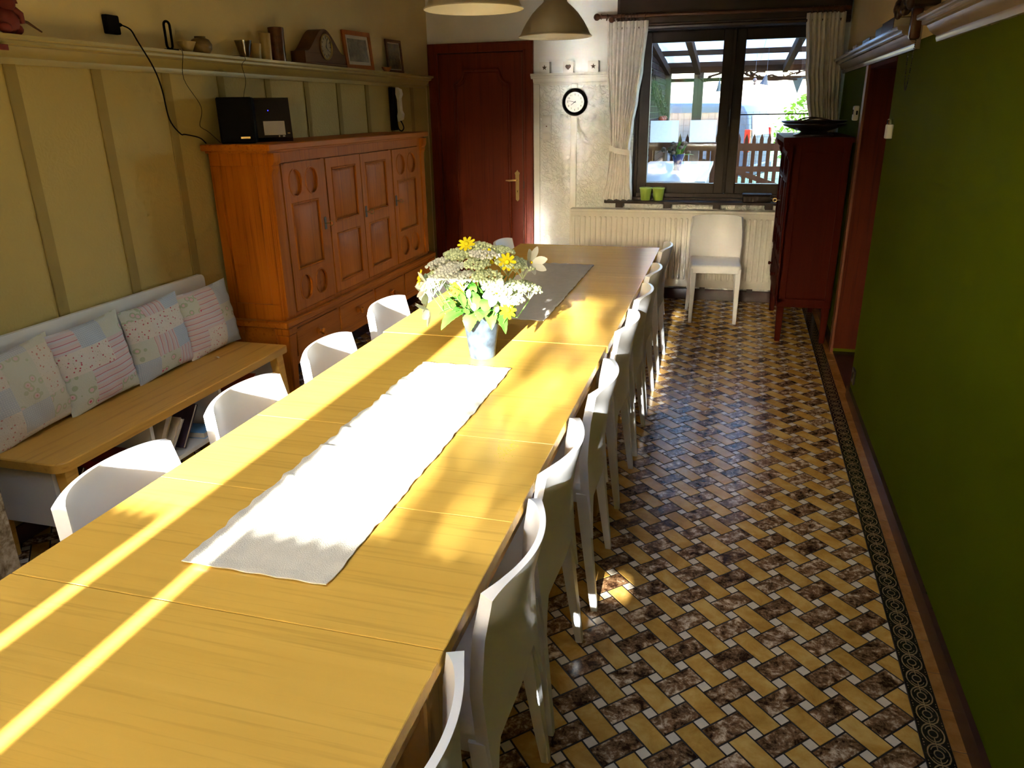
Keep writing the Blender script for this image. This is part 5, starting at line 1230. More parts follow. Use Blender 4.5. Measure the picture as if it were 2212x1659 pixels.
bm = bmn(); lathe(bm, [(0, 0), (0.02, 0), (0.035, 0.014), (0.047, 0.030), (0.043, 0.031), (0.032, 0.018), (0, 0.006)], n=28); bmesh.ops.scale(bm, vec=(0.55, 1.5, 1), verts=bm.verts); obj('dish_bowl', bm, m_orange, t, 50)
bm = bmn(); tube(bm, [(0.012, 0.045 + 0.016 * math.cos(a), 0.03 + 0.007 * math.sin(a)) for a in [2 * PI * k / 14 for k in range(14)]], 0.003, 6, closed=True); obj('dish_handle', bm, m_orange, t, 50)

t = thing('wire_stand', 'upright black rounded loop stand on the ledge', 'stand', (XL + 0.074, 3.222, LZ))
bm = bmn(); lp = []
for k in range(13): a = PI * k / 12; lp.append((0.002 * math.cos(a), 0.017 * math.cos(a), 0.104 + 0.017 * math.sin(a)))
for k in range(13): a = PI + PI * k / 12; lp.append((0.002 * math.cos(a), 0.017 * math.cos(a), 0.022 + 0.017 * math.sin(a)))
tube(bm, lp, 0.0055, 8, closed=True); obj('loop', bm, m_black, t, 60)
bm = bmn(); box(bm, -0.018, 0.018, -0.022, 0.04, 0.0, 0.006, bev=0.002); obj('foot', bm, m_black, t)

# red creature at the left edge
t = thing('red_figurine', 'dark red crouching figurine cut by the left edge, on the ledge', 'figurine', (XL + 0.06, 2.385, LZ))
bm = bmn(); sphere(bm, (0, 0.0, 0.045), 0.045, 3, (0.85, 0.95, 1.0)); sphere(bm, (0.005, 0.005, 0.105), 0.032, 3); sphere(bm, (0.0, 0.035, 0.02), 0.022, 2, (1, 1.1, 0.9)); sphere(bm, (0.02, -0.03, 0.02), 0.022, 2, (1, 1.1, 0.9)); tube(bm, [(0.01, 0.02, 0.09), (0.02, 0.045, 0.07), (0.018, 0.05, 0.04)], [0.014, 0.012, 0.009], 8); obj('body', bm, m_red, t, 60)
bm = bmn(); tube(bm, [(0.015, 0.03, 0.055), (0.02, 0.07, 0.045), (0.02, 0.125, 0.018)], [0.006, 0.005, 0.003], 8); obj('stick', bm, m_brown, t)
bm = bmn(); prism(bm, [(-0.02, 0.12), (0.02, 0.125), (0.045, 0.105), (0.03, 0.15), (0.0, 0.165), (-0.03, 0.15)], 'YZ', -0.02, 0.02); obj('cap', bm, m_red, t)
t = thing('red_tassel', 'small red tag hanging below the ledge at the left edge', 'tag', (XL + 0.094, 2.30, 1.815))
bm = bmn(); box(bm, 0.0, 0.004, -0.03, 0.035, -0.008, 0.012, bev=0.002); tube(bm, [(0.004, -0.02, 0.01), (0.009, -0.02, 0.03), (0.002, -0.02, 0.049)], 0.001, 5); obj('tag_body', bm, m_red, t)

# charger plate and cables
t = thing('charger_plug', 'square black power adapter plugged high on the left wall', 'adapter', (XL, 2.947, 1.948))
bm = bmn(); box(bm, 0.0, 0.028, -0.037, 0.037, -0.037, 0.037, bev=0.004); obj('adapter_body', bm, m_black, t)
bm = bmn(); lathe(bm, [(0, 0), (0.008, 0), (0.008, 0.008), (0.005, 0.016), (0, 0.018)], (0.02, 0.037, 0.003), 12, 'Y'); obj('strain_relief', bm, m_black, t)
def smooth_path(pts, n=6):
    out = []
    P_ = [Vector(p) for p in pts]; P_ = [P_[0]] + P_ + [P_[-1]]
    for i in range(1, len(P_) - 2):
        for k in range(n):
            s = k / n; a, b, c, d = P_[i - 1], P_[i], P_[i + 1], P_[i + 2]
            out.append(0.5 * ((2 * b) + (-a + c) * s + (2 * a - 5 * b + 4 * c - d) * s * s + (-a + 3 * b - 3 * c + d) * s ** 3))
    out.append(P_[-2]); return out
bm = bmn(); tube(bm, smooth_path([(XL + 0.02, 3.0, 1.951), (XL + 0.07, 2.99, 1.93), (XL + 0.11, 2.972, 1.885), (XL + 0.115, 3.04, 1.78), (XL + 0.10, 3.09, 1.69), (XL + 0.09, 3.12, 1.565), (XL + 0.09, 3.18, 1.50), (XL + 0.07, 3.24, 1.495), (XL + 0.04, 3.38, 1.475), (XL + 0.04, 3.425, 1.447)]), 0.0032, 6); tag(obj('power_cable', bm, m_black), 'thick black cable drooping from the wall adapter to the cabinet top', 'cable')
bm = bmn(); tube(bm, smooth_path([(XL + 0.10, 3.255, 1.868), (XL + 0.107, 3.262, 1.85), (XL + 0.105, 3.245, 1.74), (XL + 0.09, 3.36, 1.62), (XL + 0.08, 3.345, 1.54), (XL + 0.08, 3.36, 1.52), (XL + 0.07, 3.42, 1.50), (XL + 0.07, 3.50, 1.447)]), 0.0014, 5); tag(obj('thin_cable', bm, m_black), 'thin black wire hanging from the loop stand down to the stereo', 'cable')
bm = bmn(); tube(bm, smooth_path([(XL + 0.06, 3.70, 1.866), (XL + 0.09, 3.76, 1.868), (XL + 0.107, 3.755, 1.85), (XL + 0.106, 3.72, 1.82), (XL + 0.09, 3.76, 1.75), (XL + 0.10, 3.71, 1.67), (XL + 0.10, 3.70, 1.60), (XL + 0.05, 3.66, 1.447)]), 0.0012, 5); tag(obj('antenna_wire', bm, m_black), 'thin dark aerial wire dropping from the ledge behind the speaker', 'cable')

# stereo on the cabinet
CT = CZ1 + 0.0362
t = thing('loudspeaker', 'plain black loudspeaker box on the big cabinet', 'speaker', (-2.455, 3.57, CT), 0.50)
bm = bmn(); box(bm, -0.085, 0.085, -0.075, 0.095, 0.0, 0.222, bev=0.006); obj('cabinet_box', bm, m_black, t)
bm = bmn(); box(bm, -0.077, 0.077, -0.080, -0.074, 0.012, 0.212, bev=0.002); obj('grille', bm, m_black, t)
bm = bmn(); box(bm, 0.015, 0.060, -0.0825, -0.0795, 0.024, 0.033); obj('badge', bm, m_brass, t, label='small gold badge')
t = thing('stereo_unit', 'glossy black slanted stereo with silver panel on the big cabinet', 'stereo', (-2.425, 3.83, CT), 0.60)
bm = bmn(); prism(bm, [(-0.105, 0.0), (-0.115, 0.02), (-0.035, 0.214), (-0.02, 0.222), (0.09, 0.222), (0.09, 0.0)], 'YZ', -0.10, 0.10); obj('housing', bm, m_blackg, t, 20)
sl = Matrix.Translation((0, -0.1155, 0.02)) @ Matrix.Rotation(-math.atan2(0.08, 0.194), 4, 'X')
bm = bmn(); box(bm, -0.045, 0.065, -0.004, 0.0, 0.012, 0.090, bev=0.001, mtx=sl); obj('silver_panel', bm, m_chrome, t, 0, label='brushed silver control panel')
bm = bmn(); box(bm, -0.05, 0.07, -0.006, 0.0, 0.0, 0.0115, mtx=sl); obj('display', bm, m_blackg, t, 0)
bm = bmn(); box(bm, 0.028, 0.034, -0.0075, -0.0055, 0.0005, 0.010, mtx=sl); box(bm, 0.048, 0.060, -0.0075, -0.0055, 0.001, 0.010, mtx=sl); obj('button', bm, m_chrome, t, 0)
m_led = bpy.data.materials.new('blue_led'); m_led.use_nodes = True
_b = m_led.node_tree.nodes['Principled BSDF']; _n = noise(m_led.node_tree, coords(m_led.node_tree), 5.0)
m_led.node_tree.links.new(ramp(m_led.node_tree, _n.outputs[0], [(0.3, (0.02, 0.02, 0.5)), (0.7, (0.03, 0.03, 0.6))]), _b.inputs['Emission Color']); _b.inputs['Emission Strength'].default_value = 0.35; _b.inputs['Base Color'].default_value = (0.01, 0.01, 0.2, 1)
bm = bmn(); cyl(bm, sl @ Vector((-0.012, -0.002, 0.148)), sl @ Vector((-0.012, 0.001, 0.148)), 0.0035, n=10); obj('indicator_light', bm, m_led, t, label='tiny blue indicator light')
bm = bmn(); box(bm, 0.075, 0.088, -0.003, 0.0, 0.02, 0.026, mtx=sl); obj('badge', bm, m_brass, t, 0)

# intercom handset on the panelled wall
t = thing('intercom', 'wall intercom with white handset and dark coiled cord above the cabinet', 'intercom', (XL + 0.006, 5.80, 1.61))
bm = bmn(); box(bm, 0.0, 0.035, -0.045, 0.03, -0.165, 0.15, bev=0.004); obj('base', bm, m_black, t)
bm = bmn(); prism(bm, [(0.055, 0.15), (0.085, 0.135), (0.092, 0.10), (0.080, 0.07), (0.082, -0.02), (0.096, -0.045), (0.088, -0.085), (0.058, -0.10), (0.055, -0.06), (0.062, -0.03), (0.062, 0.06), (0.052, 0.10)], 'XZ', -0.03, 0.025); obj('handset', bm, m_whitep, t, 20, label='white handset')
bm = bmn(); box(bm, 0.034, 0.058, -0.02, 0.015, -0.09, 0.14, bev=0.003); obj('cradle', bm, m_blackg, t)
bm = bmn(); tube(bm, smooth_path([(0.07, 0.0, -0.095), (0.085, 0.0, -0.12), (0.09, 0.005, -0.15), (0.07, 0.01, -0.17), (0.05, 0.0, -0.155), (0.04, -0.005, -0.10), (0.034, 0, -0.08)]), 0.005, 8); obj('coiled_cord', bm, m_black, t)

# ================================================================== RIGHT WALL: things
def rbook(name, label, y0, y1, h, dep, c, x_off=0.02, z=1.8972, cat='book', grp='small books on the right ledge'):
    t = thing(name, label, cat, (xr((y0 + y1) / 2) - x_off, (y0 + y1) / 2, z), -TH, grp)
    bm = bmn(); L = (y1 - y0) / 2
    box(bm, -dep, 0, -L, L, 0, 0.003); box(bm, -dep, 0, -L, L, h - 0.003, h); box(bm, -dep, -dep + 0.003, -L, L, 0, h); obj('cover', bm, cover(c), t, 0)
    bm = bmn(); box(bm, -dep + 0.003, -0.003, -L + 0.002, L - 0.002, 0.003, h - 0.003); obj('pages', bm, m_page, t, 0)
rbook('book', 'dark book lying on the right ledge next to the carved clock', 4.10, 4.42, 0.052, 0.07, (0.05, 0.03, 0.02))
rbook('book', 'blue-edged dark book on the right ledge', 4.46, 4.66, 0.045, 0.065, (0.09, 0.13, 0.16))
rbook('book', 'small brown book on the right ledge over the doorway', 4.90, 5.18, 0.03, 0.06, (0.10, 0.06, 0.03))
rbook('book', 'small cream block book at the curtain end of the right ledge', 5.45, 5.62, 0.03, 0.06, (0.30, 0.22, 0.10))
rbook('book', 'dark little book at the far end of the right ledge', 5.85, 6.05, 0.028, 0.06, (0.05, 0.03, 0.02))
cu = thing('carved_wall_clock', 'carved dark wooden wall clock hanging between the two right ledges', 'clock', (xr(3.70), 3.70, 1.92), -TH)
m_carv = wood('carved_wood', (0.020, 0.007, 0.003), (0.035, 0.012, 0.005), axis=2, scale=8, rough=0.35)
bm = bmn(); box(bm, -0.11, -0.002, -0.10, 0.10, 0.02, 0.34, bev=0.008); obj('case', bm, m_carv, cu)
bm = bmn()
for k in range(11):
    a = k / 10; sphere(bm, (-0.115 - 0.012 * math.sin(a * 9), -0.12 + 0.24 * a, 0.03 + 0.018 * math.sin(a * 14)), 0.020, 2, (0.8, 1, 1.2))
for k in range(8): sphere(bm, (-0.118, 0.115, 0.05 + 0.035 * k), 0.017, 2); sphere(bm, (-0.118, -0.115, 0.05 + 0.035 * k), 0.017, 2)
obj('carved_leaves', bm, m_carv, cu, 60)
bm = bmn(); box(bm, -0.085, -0.045, -0.028, 0.028, -0.095, 0.03, bev=0.012, seg=2); obj('pendulum_box', bm, m_brown, cu, label='wooden pendulum block')
bm = bmn(); prism(bm, [(-0.11, 0.34), (0.11, 0.34), (0.14, 0.32), (0.0, 0.46), (-0.14, 0.32)], 'YZ', -0.13, -0.002); obj('roof', bm, m_carv, cu)
bm = bmn(); cp = []
for k in range(31):
    s = k / 30; a = PI * s; cp.append((-0.03, 0.165 + 0.115 * s, -0.125 - 0.158 * math.sin(a) ** 0.5))
cp = [(-0.03, 0.085, 0.03)] + cp
for k, p in enumerate(cp[:-1]):
    q = cp[k + 1]; n_ = max(1, int((Vector(q) - Vector(p)).length / 0.008))
    for j in range(n_): sphere(bm, Vector(p).lerp(Vector(q), j / n_), 0.0026, 1, (1, 1, 1.4))
obj('chain', bm, m_ink, cu, 60)
th = thing('thermostat', 'small white thermostat on the green wall past the doorway', 'thermostat', (xr(5.60), 5.60, 1.527), -TH)
bm = bmn(); box(bm, -0.032, 0.0, -0.035, 0.035, -0.045, 0.045, bev=0.008, seg=2); obj('thermostat_case', bm, m_dial, th)
bm = bmn(); box(bm, -0.0335, -0.030, -0.02, 0.02, -0.008, 0.022); obj('screen', bm, m_black, th); bm = bmn(); box(bm, -0.018, -0.008, -0.036, -0.034, -0.01, 0.015); obj('side_slot', bm, m_black, th)
rh = thing('wall_remote', 'white remote control in a holder on the near green wall', 'remote', (xr(4.27), 4.27, 1.465), -TH)
bm = bmn(); box(bm, -0.030, 0.0, -0.025, 0.025, -0.046, 0.020, bev=0.003); obj('holder', bm, m_whitep, rh)
bm = bmn(); box(bm, -0.026, -0.006, -0.021, 0.021, -0.01, 0.046, bev=0.004); obj('remote_body', bm, m_chrome, rh)
bm = bmn(); box(bm, -0.028, -0.0255, -0.014, 0.014, 0.025, 0.04); obj('screen', bm, m_black, rh)
for y, z, lab in ((4.31, 0.16, 'chrome-edged wall socket low on the near green wall'), (5.42, 0.165, 'wall socket low on the green wall past the doorway')):
    t = thing('wall_socket', lab, 'socket', (xr(y), y, z), -TH, 'wall sockets')
    bm = bmn(); box(bm, -0.010, 0.0, -0.042, 0.042, -0.042, 0.042, bev=0.004); obj('socket_plate', bm, m_iron, t)
    bm = bmn(); box(bm, -0.014, -0.009, -0.038, -0.028, -0.040, 0.040, bev=0.002); obj('chrome_strip', bm, m_chrome, t, label='bright chrome strip')
    bm = bmn(); lathe(bm, [(0, 0), (0.02, 0), (0.02, 0.001), (0, 0.001)], (-0.010, 0.008, 0), 20, '-X'); obj('socket_well', bm, m_black, t)

# pollen fallen on the table
bm = bmn(); rnd = random.Random(77)
for k in range(90):
    sphere(bm, (-0.505 + rnd.gauss(0, 0.014), 1.71 + rnd.gauss(0, 0.03), 0.7504), rnd.uniform(0.0006, 0.0014), 1, (1.4, 1.4, 0.5))
m_pollen = plain('pollen', (0.62, 0.50, 0.01), 0.9)
tag(obj('pollen_dust', bm, m_pollen, None, 60), 'patch of bright yellow pollen dust on the near table, right of the runner', 'pollen', kind='stuff')
bm = bmn(); shell(bm, lambda u, v: (-2.385 + 0.03 * u, 3.02 + 0.012 * v, 0.4515 + 0.004 * math.sin(5 * u)), 6, 2, 0.0006)
tag(obj('paper_scrap', bm, m_page), 'tiny white paper scrap on the bench seat below the last cushion', 'paper')

# ================================================================== OUTSIDE: garden shelter
G = 0.2
m_grass = plain('grass', (0.06, 0.11, 0.03), 0.9, var=0.4, vscale=3)
m_pave = plain('paving', (0.10, 0.095, 0.09), 0.8, var=0.15)
m_brick = plain('grey_brick', (0.036, 0.028, 0.034), 0.9, spec=0.02, var=0.35, vscale=4, bmp=0.3, bscale=60)
m_mort = plain('mortar', (0.018, 0.016, 0.019), 0.9)
m_beam = wood('weathered_beam', (0.035, 0.020, 0.014), (0.055, 0.032, 0.022), axis=0, scale=5, rough=0.7, spec=0.02)
m_post = wood('weathered_post', (0.05, 0.046, 0.046), (0.075, 0.068, 0.066), axis=2, scale=5, rough=0.8, spec=0.02)
m_fence = wood('fence_wood', (0.028, 0.015, 0.011), (0.042, 0.023, 0.017), axis=2, scale=6, rough=0.75, spec=0.02)
m_roof = translucent('corrugated_plastic', (0.70, 0.78, 0.88), 0.75, 0.10)
m_frost = translucent('frosted_glass', (0.85, 0.90, 0.95), 0.7, 0.25)
bm = bmn(); box(bm, -9, 9, D + 0.25, 14.0, 0.05, G); struct('ground_terrace', bm, m_pave, 'paved terrace outside the window', 'terrace')
bm = bmn(); box(bm, -40, 40, 14.0, 70, -0.1, G - 0.12); struct('ground_lawn', bm, m_grass, 'lawn and drive beyond the fence', 'lawn')
bw_wall = bmn(); box(bw_wall, -1.25, -1.035, D + 0.26, 12.6, G, 2.40); wall_b = struct('wall_garden', bw_wall, m_mort, 'painted brick side wall of the garden shelter', 'wall')
bmb = bmn(); box(bmb, -0.02, 0.012, -0.102, 0.102, -0.029, 0.029, bev=0.005); me_br = mesh_of('brick', bmb, m_brick)
rnd = random.Random(5); nb = 0
for r_ in range(20):
    z = 0.97 + 0.074 * r_
    for c_ in range(14):
        y = 12.49 - 0.216 * c_ - (0.108 if r_ % 2 else 0)
        o = link('brick', me_br, wall_b, (-1.035 + rnd.uniform(-0.003, 0.003), y, z)); nb += 1
# shelter frame
sh = thing('garden_shelter', 'timber shelter with corrugated plastic roof outside the window', 'shelter')
def zr(y): return 2.03 + 0.085 * (12.35 - y)
for x in (-1.0, -0.56, 0.66, 1.6):
    bm = bmn(); prism(bm, [(7.1, zr(7.1)), (12.35, zr(12.35)), (12.35, zr(12.35) + 0.10), (7.1, zr(7.1) + 0.10)], 'YZ', x - 0.035, x + 0.035); obj('rafter', bm, m_beam, sh)
for y in (8.2, 9.8, 11.2, 12.30):
    bm = bmn(); box(bm, -1.1, 2.2, y - 0.03, y + 0.03, zr(y) + 0.10, zr(y) + 0.165); obj('purlin', bm, m_beam, sh)
bm = bmn(); box(bm, -1.1, 2.2, 12.38, 12.46, 2.055, 2.165); obj('eave_beam', bm, m_beam, sh)
bm = bmn(); box(bm, -1.1, 2.2, 12.40, 12.45, 1.935, 1.985); obj('cross_rail', bm, m_beam, sh)
for x in (-1.02, -0.545, 1.75):
    bm = bmn(); box(bm, x - 0.07, x + 0.07, 12.34, 12.48, G, 2.06, bev=0.006); obj('post', bm, m_post, sh)
for k in range(7):
    x0 = -1.1 + 0.47 * k
    bm = bmn()
    def cor(u, v, x0=x0):
        y = 7.0 + 5.75 * v; x = x0 + 0.48 * u; return (x, y, zr(y) + 0.19 + 0.022 * math.sin(2 * PI * x / 0.155))
    shell(bm, cor, 26, 6, 0.002); obj('roof_sheet', bm, m_roof, sh, 60)
# vine branches on the rail
bm = bmn(); rnd = random.Random(3)
for k in range(9):
    p = Vector((-0.55 + 0.17 * k, 12.33, 2.0)); pts = [p.copy()]
    for q in range(8):
        p = p + Vector((rnd.uniform(-0.03, 0.12), rnd.uniform(-0.03, 0.03), rnd.uniform(-0.05, 0.05))); p.z = min(2.12, max(1.93, p.z)); pts.append(p.copy())
    tube(bm, smooth_path(pts, 3), rnd.uniform(0.008, 0.016), 6)
tag(obj('vine', bm, m_fence), 'bare twisting vine along the shelter rail', 'vine')
# windbreak panes
wb = thing('glass_windbreak', 'pair of frosted panes on a dark rail behind the garden table', 'windbreak')
for x0, x1 in ((-1.02, -0.665), (-0.525, -0.20)):
    bm = bmn(); box(bm, x0, x1, 10.30, 10.312, 1.16, 1.425); obj('pane', bm, m_frost, wb)
bm = bmn(); box(bm, -1.03, -0.18, 10.28, 10.33, 1.06, 1.16); obj('rail', bm, m_fence, wb)
for x in (-1.0, -0.595, -0.22):
    bm = bmn(); box(bm, x - 0.025, x + 0.025, 10.27, 10.34, G, 1.06); obj('post', bm, m_fence, wb)
# garden table with vase
gt = thing('garden_table', 'white-topped garden table outside the window', 'table', (-0.585, 8.55, G))
m_gtop = plain('white_table_top', (0.45, 0.48, 0.54), 0.3, var=0.03)
bm = bmn(); box(bm, -0.385, 0.385, -1.35, 1.40, 0.715, 0.75, bev=0.004); obj('table_top', bm, m_gtop, gt)
for sx_ in (-1, 1):
    for sy_ in (-1, 1):
        bm = bmn(); frustum(bm, (sx_ * 0.32, sy_ * 1.2, 0), (0.05, 0.05), (sx_ * 0.32, sy_ * 1.2, 0.715), (0.07, 0.07)); obj('leg', bm, m_gtop, gt)
m_bluev = plain('blue_glass', (0.006, 0.018, 0.11), 0.1, var=0.3)
gv = thing('garden_vase', 'blue glass vase on the garden table', 'vase', (-0.535, 8.45, G + 0.7502))
bm = bmn(); lathe(bm, [(0, 0), (0.045, 0), (0.035, 0.03), (0.045, 0.09), (0.07, 0.17), (0.066, 0.17), (0.04, 0.09), (0.03, 0.03), (0, 0.01)], n=24); obj('vase_body', bm, m_bluev, gv)
gb = thing('garden_bouquet', 'wilting brown and green bouquet in the blue vase outside', 'flowers', (-0.535, 8.45, G + 0.7502))
m_wilt = plain('wilted_flower', (0.06, 0.035, 0.02), 0.8, var=0.5, vscale=20)
rnd = random.Random(9)
for k in range(34):
    a = rnd.uniform(0, 2 * PI); r = rnd.uniform(0.04, 0.165); z = 0.17 + rnd.uniform(0.0, 0.19) * (1.2 - r / 0.2)
    bm = bmn()
    if k % 2: leaf(bm, (0.3 * r * math.cos(a), 0.3 * r * math.sin(a), 0.15), (r * math.cos(a), r * math.sin(a), z - 0.02), 0.022, 0.01); obj('leaf', bm, m_leaf2, gb, 60)
    else:
        sphere(bm, (r * math.cos(a), r * math.sin(a), z), 0.026, 2, (1, 1, 0.8)); tube(bm, [(0, 0, 0.1), (r * math.cos(a), r * math.sin(a), z)], 0.002, 5); obj('flower_head', bm, m_wilt, gb, 60)
# low garden bench by the wall
gbn = thing('garden_bench', 'brown slatted bench against the brick wall outside', 'bench', (-0.99, 10.75, G))
for k in range(4):
    bm = bmn(); box(bm, 0.02 + 0.085 * k, 0.095 + 0.085 * k, -0.4, 1.4, 0.42, 0.445); obj('slat', bm, m_fence, gbn)
for k in range(4):
    bm = bmn(); box(bm, -0.02, 0.0, -0.4, 1.4, 0.52 + 0.09 * k, 0.60 + 0.09 * k); obj('slat', bm, m_fence, gbn)
for y in (-0.35, 1.3):
    bm = bmn(); box(bm, -0.03, 0.03, y, y + 0.06, 0, 0.9); obj('leg', bm, m_fence, gbn); bm = bmn(); box(bm, 0.30, 0.35, y, y + 0.06, 0, 0.42); obj('leg', bm, m_fence, gbn)
# dried wreath on the brick wall
wt = thing('dried_garland', 'dark dried garland with red berries on the brick wall outside', 'garland', (-1.0, 11.2, 1.72))
rnd = random.Random(4); bm = bmn()
for k in range(110):
    s = rnd.random(); y0 = -1.3 + 2.5 * s + rnd.uniform(-0.2, 0.2); z0 = 0.26 - 0.42 * s + rnd.uniform(-0.12, 0.05)
    p = Vector((0.0, y0, z0)); pts = [p.copy()]
    for q in range(5): p = p + Vector((rnd.uniform(-0.005, 0.02), rnd.uniform(-0.06, 0.08), rnd.uniform(-0.07, 0.01))); pts.append(p.copy())
    tube(bm, pts, [0.008, 0.008, 0.007, 0.006, 0.004, 0.002], 5)
obj('twigs', bm, m_leaf3 if 'm_leaf3' in globals() else m_soil, wt)
for k in range(5):
    bm = bmn(); sphere(bm, (0.04, -0.15 + 0.16 * k, -0.28 - 0.02 * (k % 2)), 0.035, 2); obj('berry', bm, m_red, wt)
# picket fence
fc = thing('picket_fence', 'dark wooden picket fence with diagonal brace across the garden', 'fence', (0, 12.75, 0.0))
bmp_ = bmn(); prism(bmp_, [(-0.028, G), (0.028, G), (0.028, 1.10), (0.0, 1.19), (-0.028, 1.10)], 'XZ', -0.012, 0.012); me_p = mesh_of('picket', bmp_, m_fence, 0)
x = -1.35
while x < 2.6: link('picket', me_p, fc, (x, 0, 0)); x += 0.112
for z0, z1 in ((0.93, 1.04), (0.62, 0.70)):
    bm = bmn(); box(bm, -1.4, 2.6, -0.04, -0.012, z0, z1); obj('rail', bm, m_fence, fc)
bm = bmn(); prism(bm, [(0.05, 0.68), (0.05, 0.60), (1.15, 0.22), (1.15, 0.30)], 'XZ', -0.045, -0.013); obj('brace', bm, m_fence, fc)
for x in (0.0, 1.3):
    bm = bmn(); box(bm, x - 0.05, x + 0.05, -0.10, -0.045, G, 1.12, bev=0.005); obj('post', bm, m_fence, fc)
# wire mesh fence behind
mf = bmn()
for k in range(40): x = -1.6 + 0.1 * k; tube(mf, [(x, 13.6, G), (x, 13.6, 1.5)], 0.0025, 4)
for k in range(14): z = 0.25 + 0.095 * k; tube(mf, [(-1.6, 13.6, z), (2.4, 13.6, z)], 0.0025, 4)
tag(obj('wire_fence', mf, m_iron), 'thin wire mesh fence in front of the van', 'fence')
# van
m_van = plain('van_paint', (0.036, 0.054, 0.088), 0.5, var=0.04, spec=0.15)
m_vang = plain('van_glass', (0.02, 0.035, 0.07), 0.08, var=0.1)
vn = thing('van', 'pale silver-blue van parked beyond the fence', 'van', (0.30, 15.2, 0.06), math.radians(-15))
prof = [(0.02, 0.28), (0.0, 0.45), (0.0, 0.95), (-0.06, 1.35), (-0.16, 1.52), (-0.32, 1.575), (-1.6, 1.60), (-2.9, 1.57), (-3.3, 1.48), (-3.95, 1.02), (-4.7, 0.92), (-4.85, 0.75), (-4.88, 0.40), (-4.8, 0.28)]
bm = bmn(); prism(bm, prof, 'XZ', 0.0, 1.75)
es = [e for e in bm.edges if abs(e.verts[0].co.y - e.verts[1].co.y) < 1e-5 and max(e.verts[0].co.z, e.verts[1].co.z) > 1.0]
bmesh.ops.bevel(bm, geom=es, offset=0.09, segments=4, affect='EDGES', profile=0.5); obj('body', bm, m_van, vn, 40)
for a, b in ((-1.75, -0.42), (-2.75, -1.85), (-3.5, -2.85)):
    bm = bmn(); prism(bm, [(a, 0.98), (b, 0.98), (b - 0.10, 1.42), (a + 0.05 if a > -3 else a + 0.5, 1.42)], 'XZ', -0.006, 0.004); obj('side_window', bm, m_vang, vn)
bm = bmn(); prism(bm, [(0.22, 1.0), (1.53, 1.0), (1.45, 1.36), (0.30, 1.36)], 'YZ', 0.0, 0.012, Matrix.Translation((0.0, 0, 0)) @ Matrix.Shear('XY', 4, (0.0, 0.0))); 
for v in bm.verts: v.co.x += 0.004 - max(0, v.co.z - 0.95) * 0.16
obj('rear_window', bm, m_vang, vn)
m_tail = plain('tail_light_red', (0.25, 0.004, 0.004), 0.15, var=0.2)
for y in (0.0, 1.62):
    bm = bmn(); box(bm, -0.09, 0.012, y - 0.008, y + 0.13, 0.72, 1.12, bev=0.008); obj('tail_light', bm, m_tail, vn)
bm = bmn(); box(bm, -0.12, 0.06, -0.02, 1.77, 0.26, 0.48, bev=0.03); obj('bumper', bm, m_van, vn)
for x in (-0.85, -3.9):
    for y in (0.05, 1.5):
        bm = bmn(); cyl(bm, (x, y - 0.06, 0.29), (x, y + 0.16, 0.29), 0.30, n=28); obj('wheel', bm, m_black, vn)
# bush
bs = thing('leafy_bush', 'sunlit green bush beyond the fence at the right of the window', 'bush', (1.45, 14.6, 0.08))
bm = bmn(); rnd = random.Random(8); m_bush = translucent('bush_leaf', (0.16, 0.30, 0.03), 0.45)
for k in range(900):
    a = rnd.uniform(0, 2 * PI); b = rnd.uniform(-0.5, 1.0); rr = 0.72 * (0.75 + 0.25 * rnd.random()) * (1 + 0.12 * math.sin(5 * a + 3 * b))
    p = Vector((rr * math.cos(a) * math.cos(b * 1.5), rr * math.sin(a) * math.cos(b * 1.5), 1.08 + 0.68 * math.sin(b * 1.5)))
    d = Vector((rnd.uniform(-1, 1), rnd.uniform(-1, 1), rnd.uniform(-0.9, 0.4))).normalized() * rnd.uniform(0.09, 0.15)
    s = d.cross(Vector((0, 0, 1))).normalized() * 0.035
    v = [bm.verts.new(q) for q in (p, p + d * 0.5 + s, p + d, p + d * 0.5 - s)]
    v[1].co.z += 0.01; v[3].co.z += 0.01
    bm.faces.new(v[:3]); bm.faces.new((v[0], v[2], v[3]))
o = obj('foliage', bm, m_bush, bs, 0); o['kind'] = 'stuff'
bm = bmn(); tube(bm, [(0, 0, 0), (0.03, 0, 0.5), (0.0, 0.02, 1.1)], [0.05, 0.04, 0.02], 8); obj('trunk', bm, m_fence, bs)
# bunting and hanging ornaments under the shelter
m_flag = plain('blue_flag', (0.035, 0.065, 0.085), 0.8, var=0.1); m_bell = plain('pale_fabric', (0.15, 0.17, 0.22), 0.8, var=0.1)
t = thing('bunting_flag', 'blue-grey triangular flag hanging from the shelter rail', 'flag', (0.84, 12.30, 1.94))
bm = bmn(); prism(bm, [(-0.075, 0), (0.075, 0.01), (0.01, -0.20)], 'XZ', -0.003, 0.003); obj('flag_cloth', bm, m_flag, t, 0)
bm = bmn(); tube(bm, [(-0.09, 0, 0.0), (0, 0, 0.005), (0.12, 0, 0.015)], 0.004, 5); obj('string', bm, m_flag, t)
t = thing('hanging_bell', 'pale cone ornament hanging under the shelter roof', 'ornament', (0.335, 10.0, 1.815))
bm = bmn(); lathe(bm, [(0.0, 0.13), (0.012, 0.10), (0.03, 0.05), (0.055, 0.0), (0.05, 0.002), (0.0, 0.02)], n=7); bmesh.ops.rotate(bm, cent=(0, 0, 0.13), matrix=Matrix.Rotation(0.2, 3, 'Y'), verts=bm.verts); obj('cone', bm, m_bell, t, 0)
bm = bmn(); tube(bm, [(0, 0, 0.13), (0, 0, 0.32), (0, 0, zr(10.0) - 1.815)], 0.002, 5); obj('string', bm, m_bell, t)
t = thing('hanging_bell', 'small grey bell ornament hanging beside the shelter post', 'ornament', (-0.24, 12.2, 1.79))
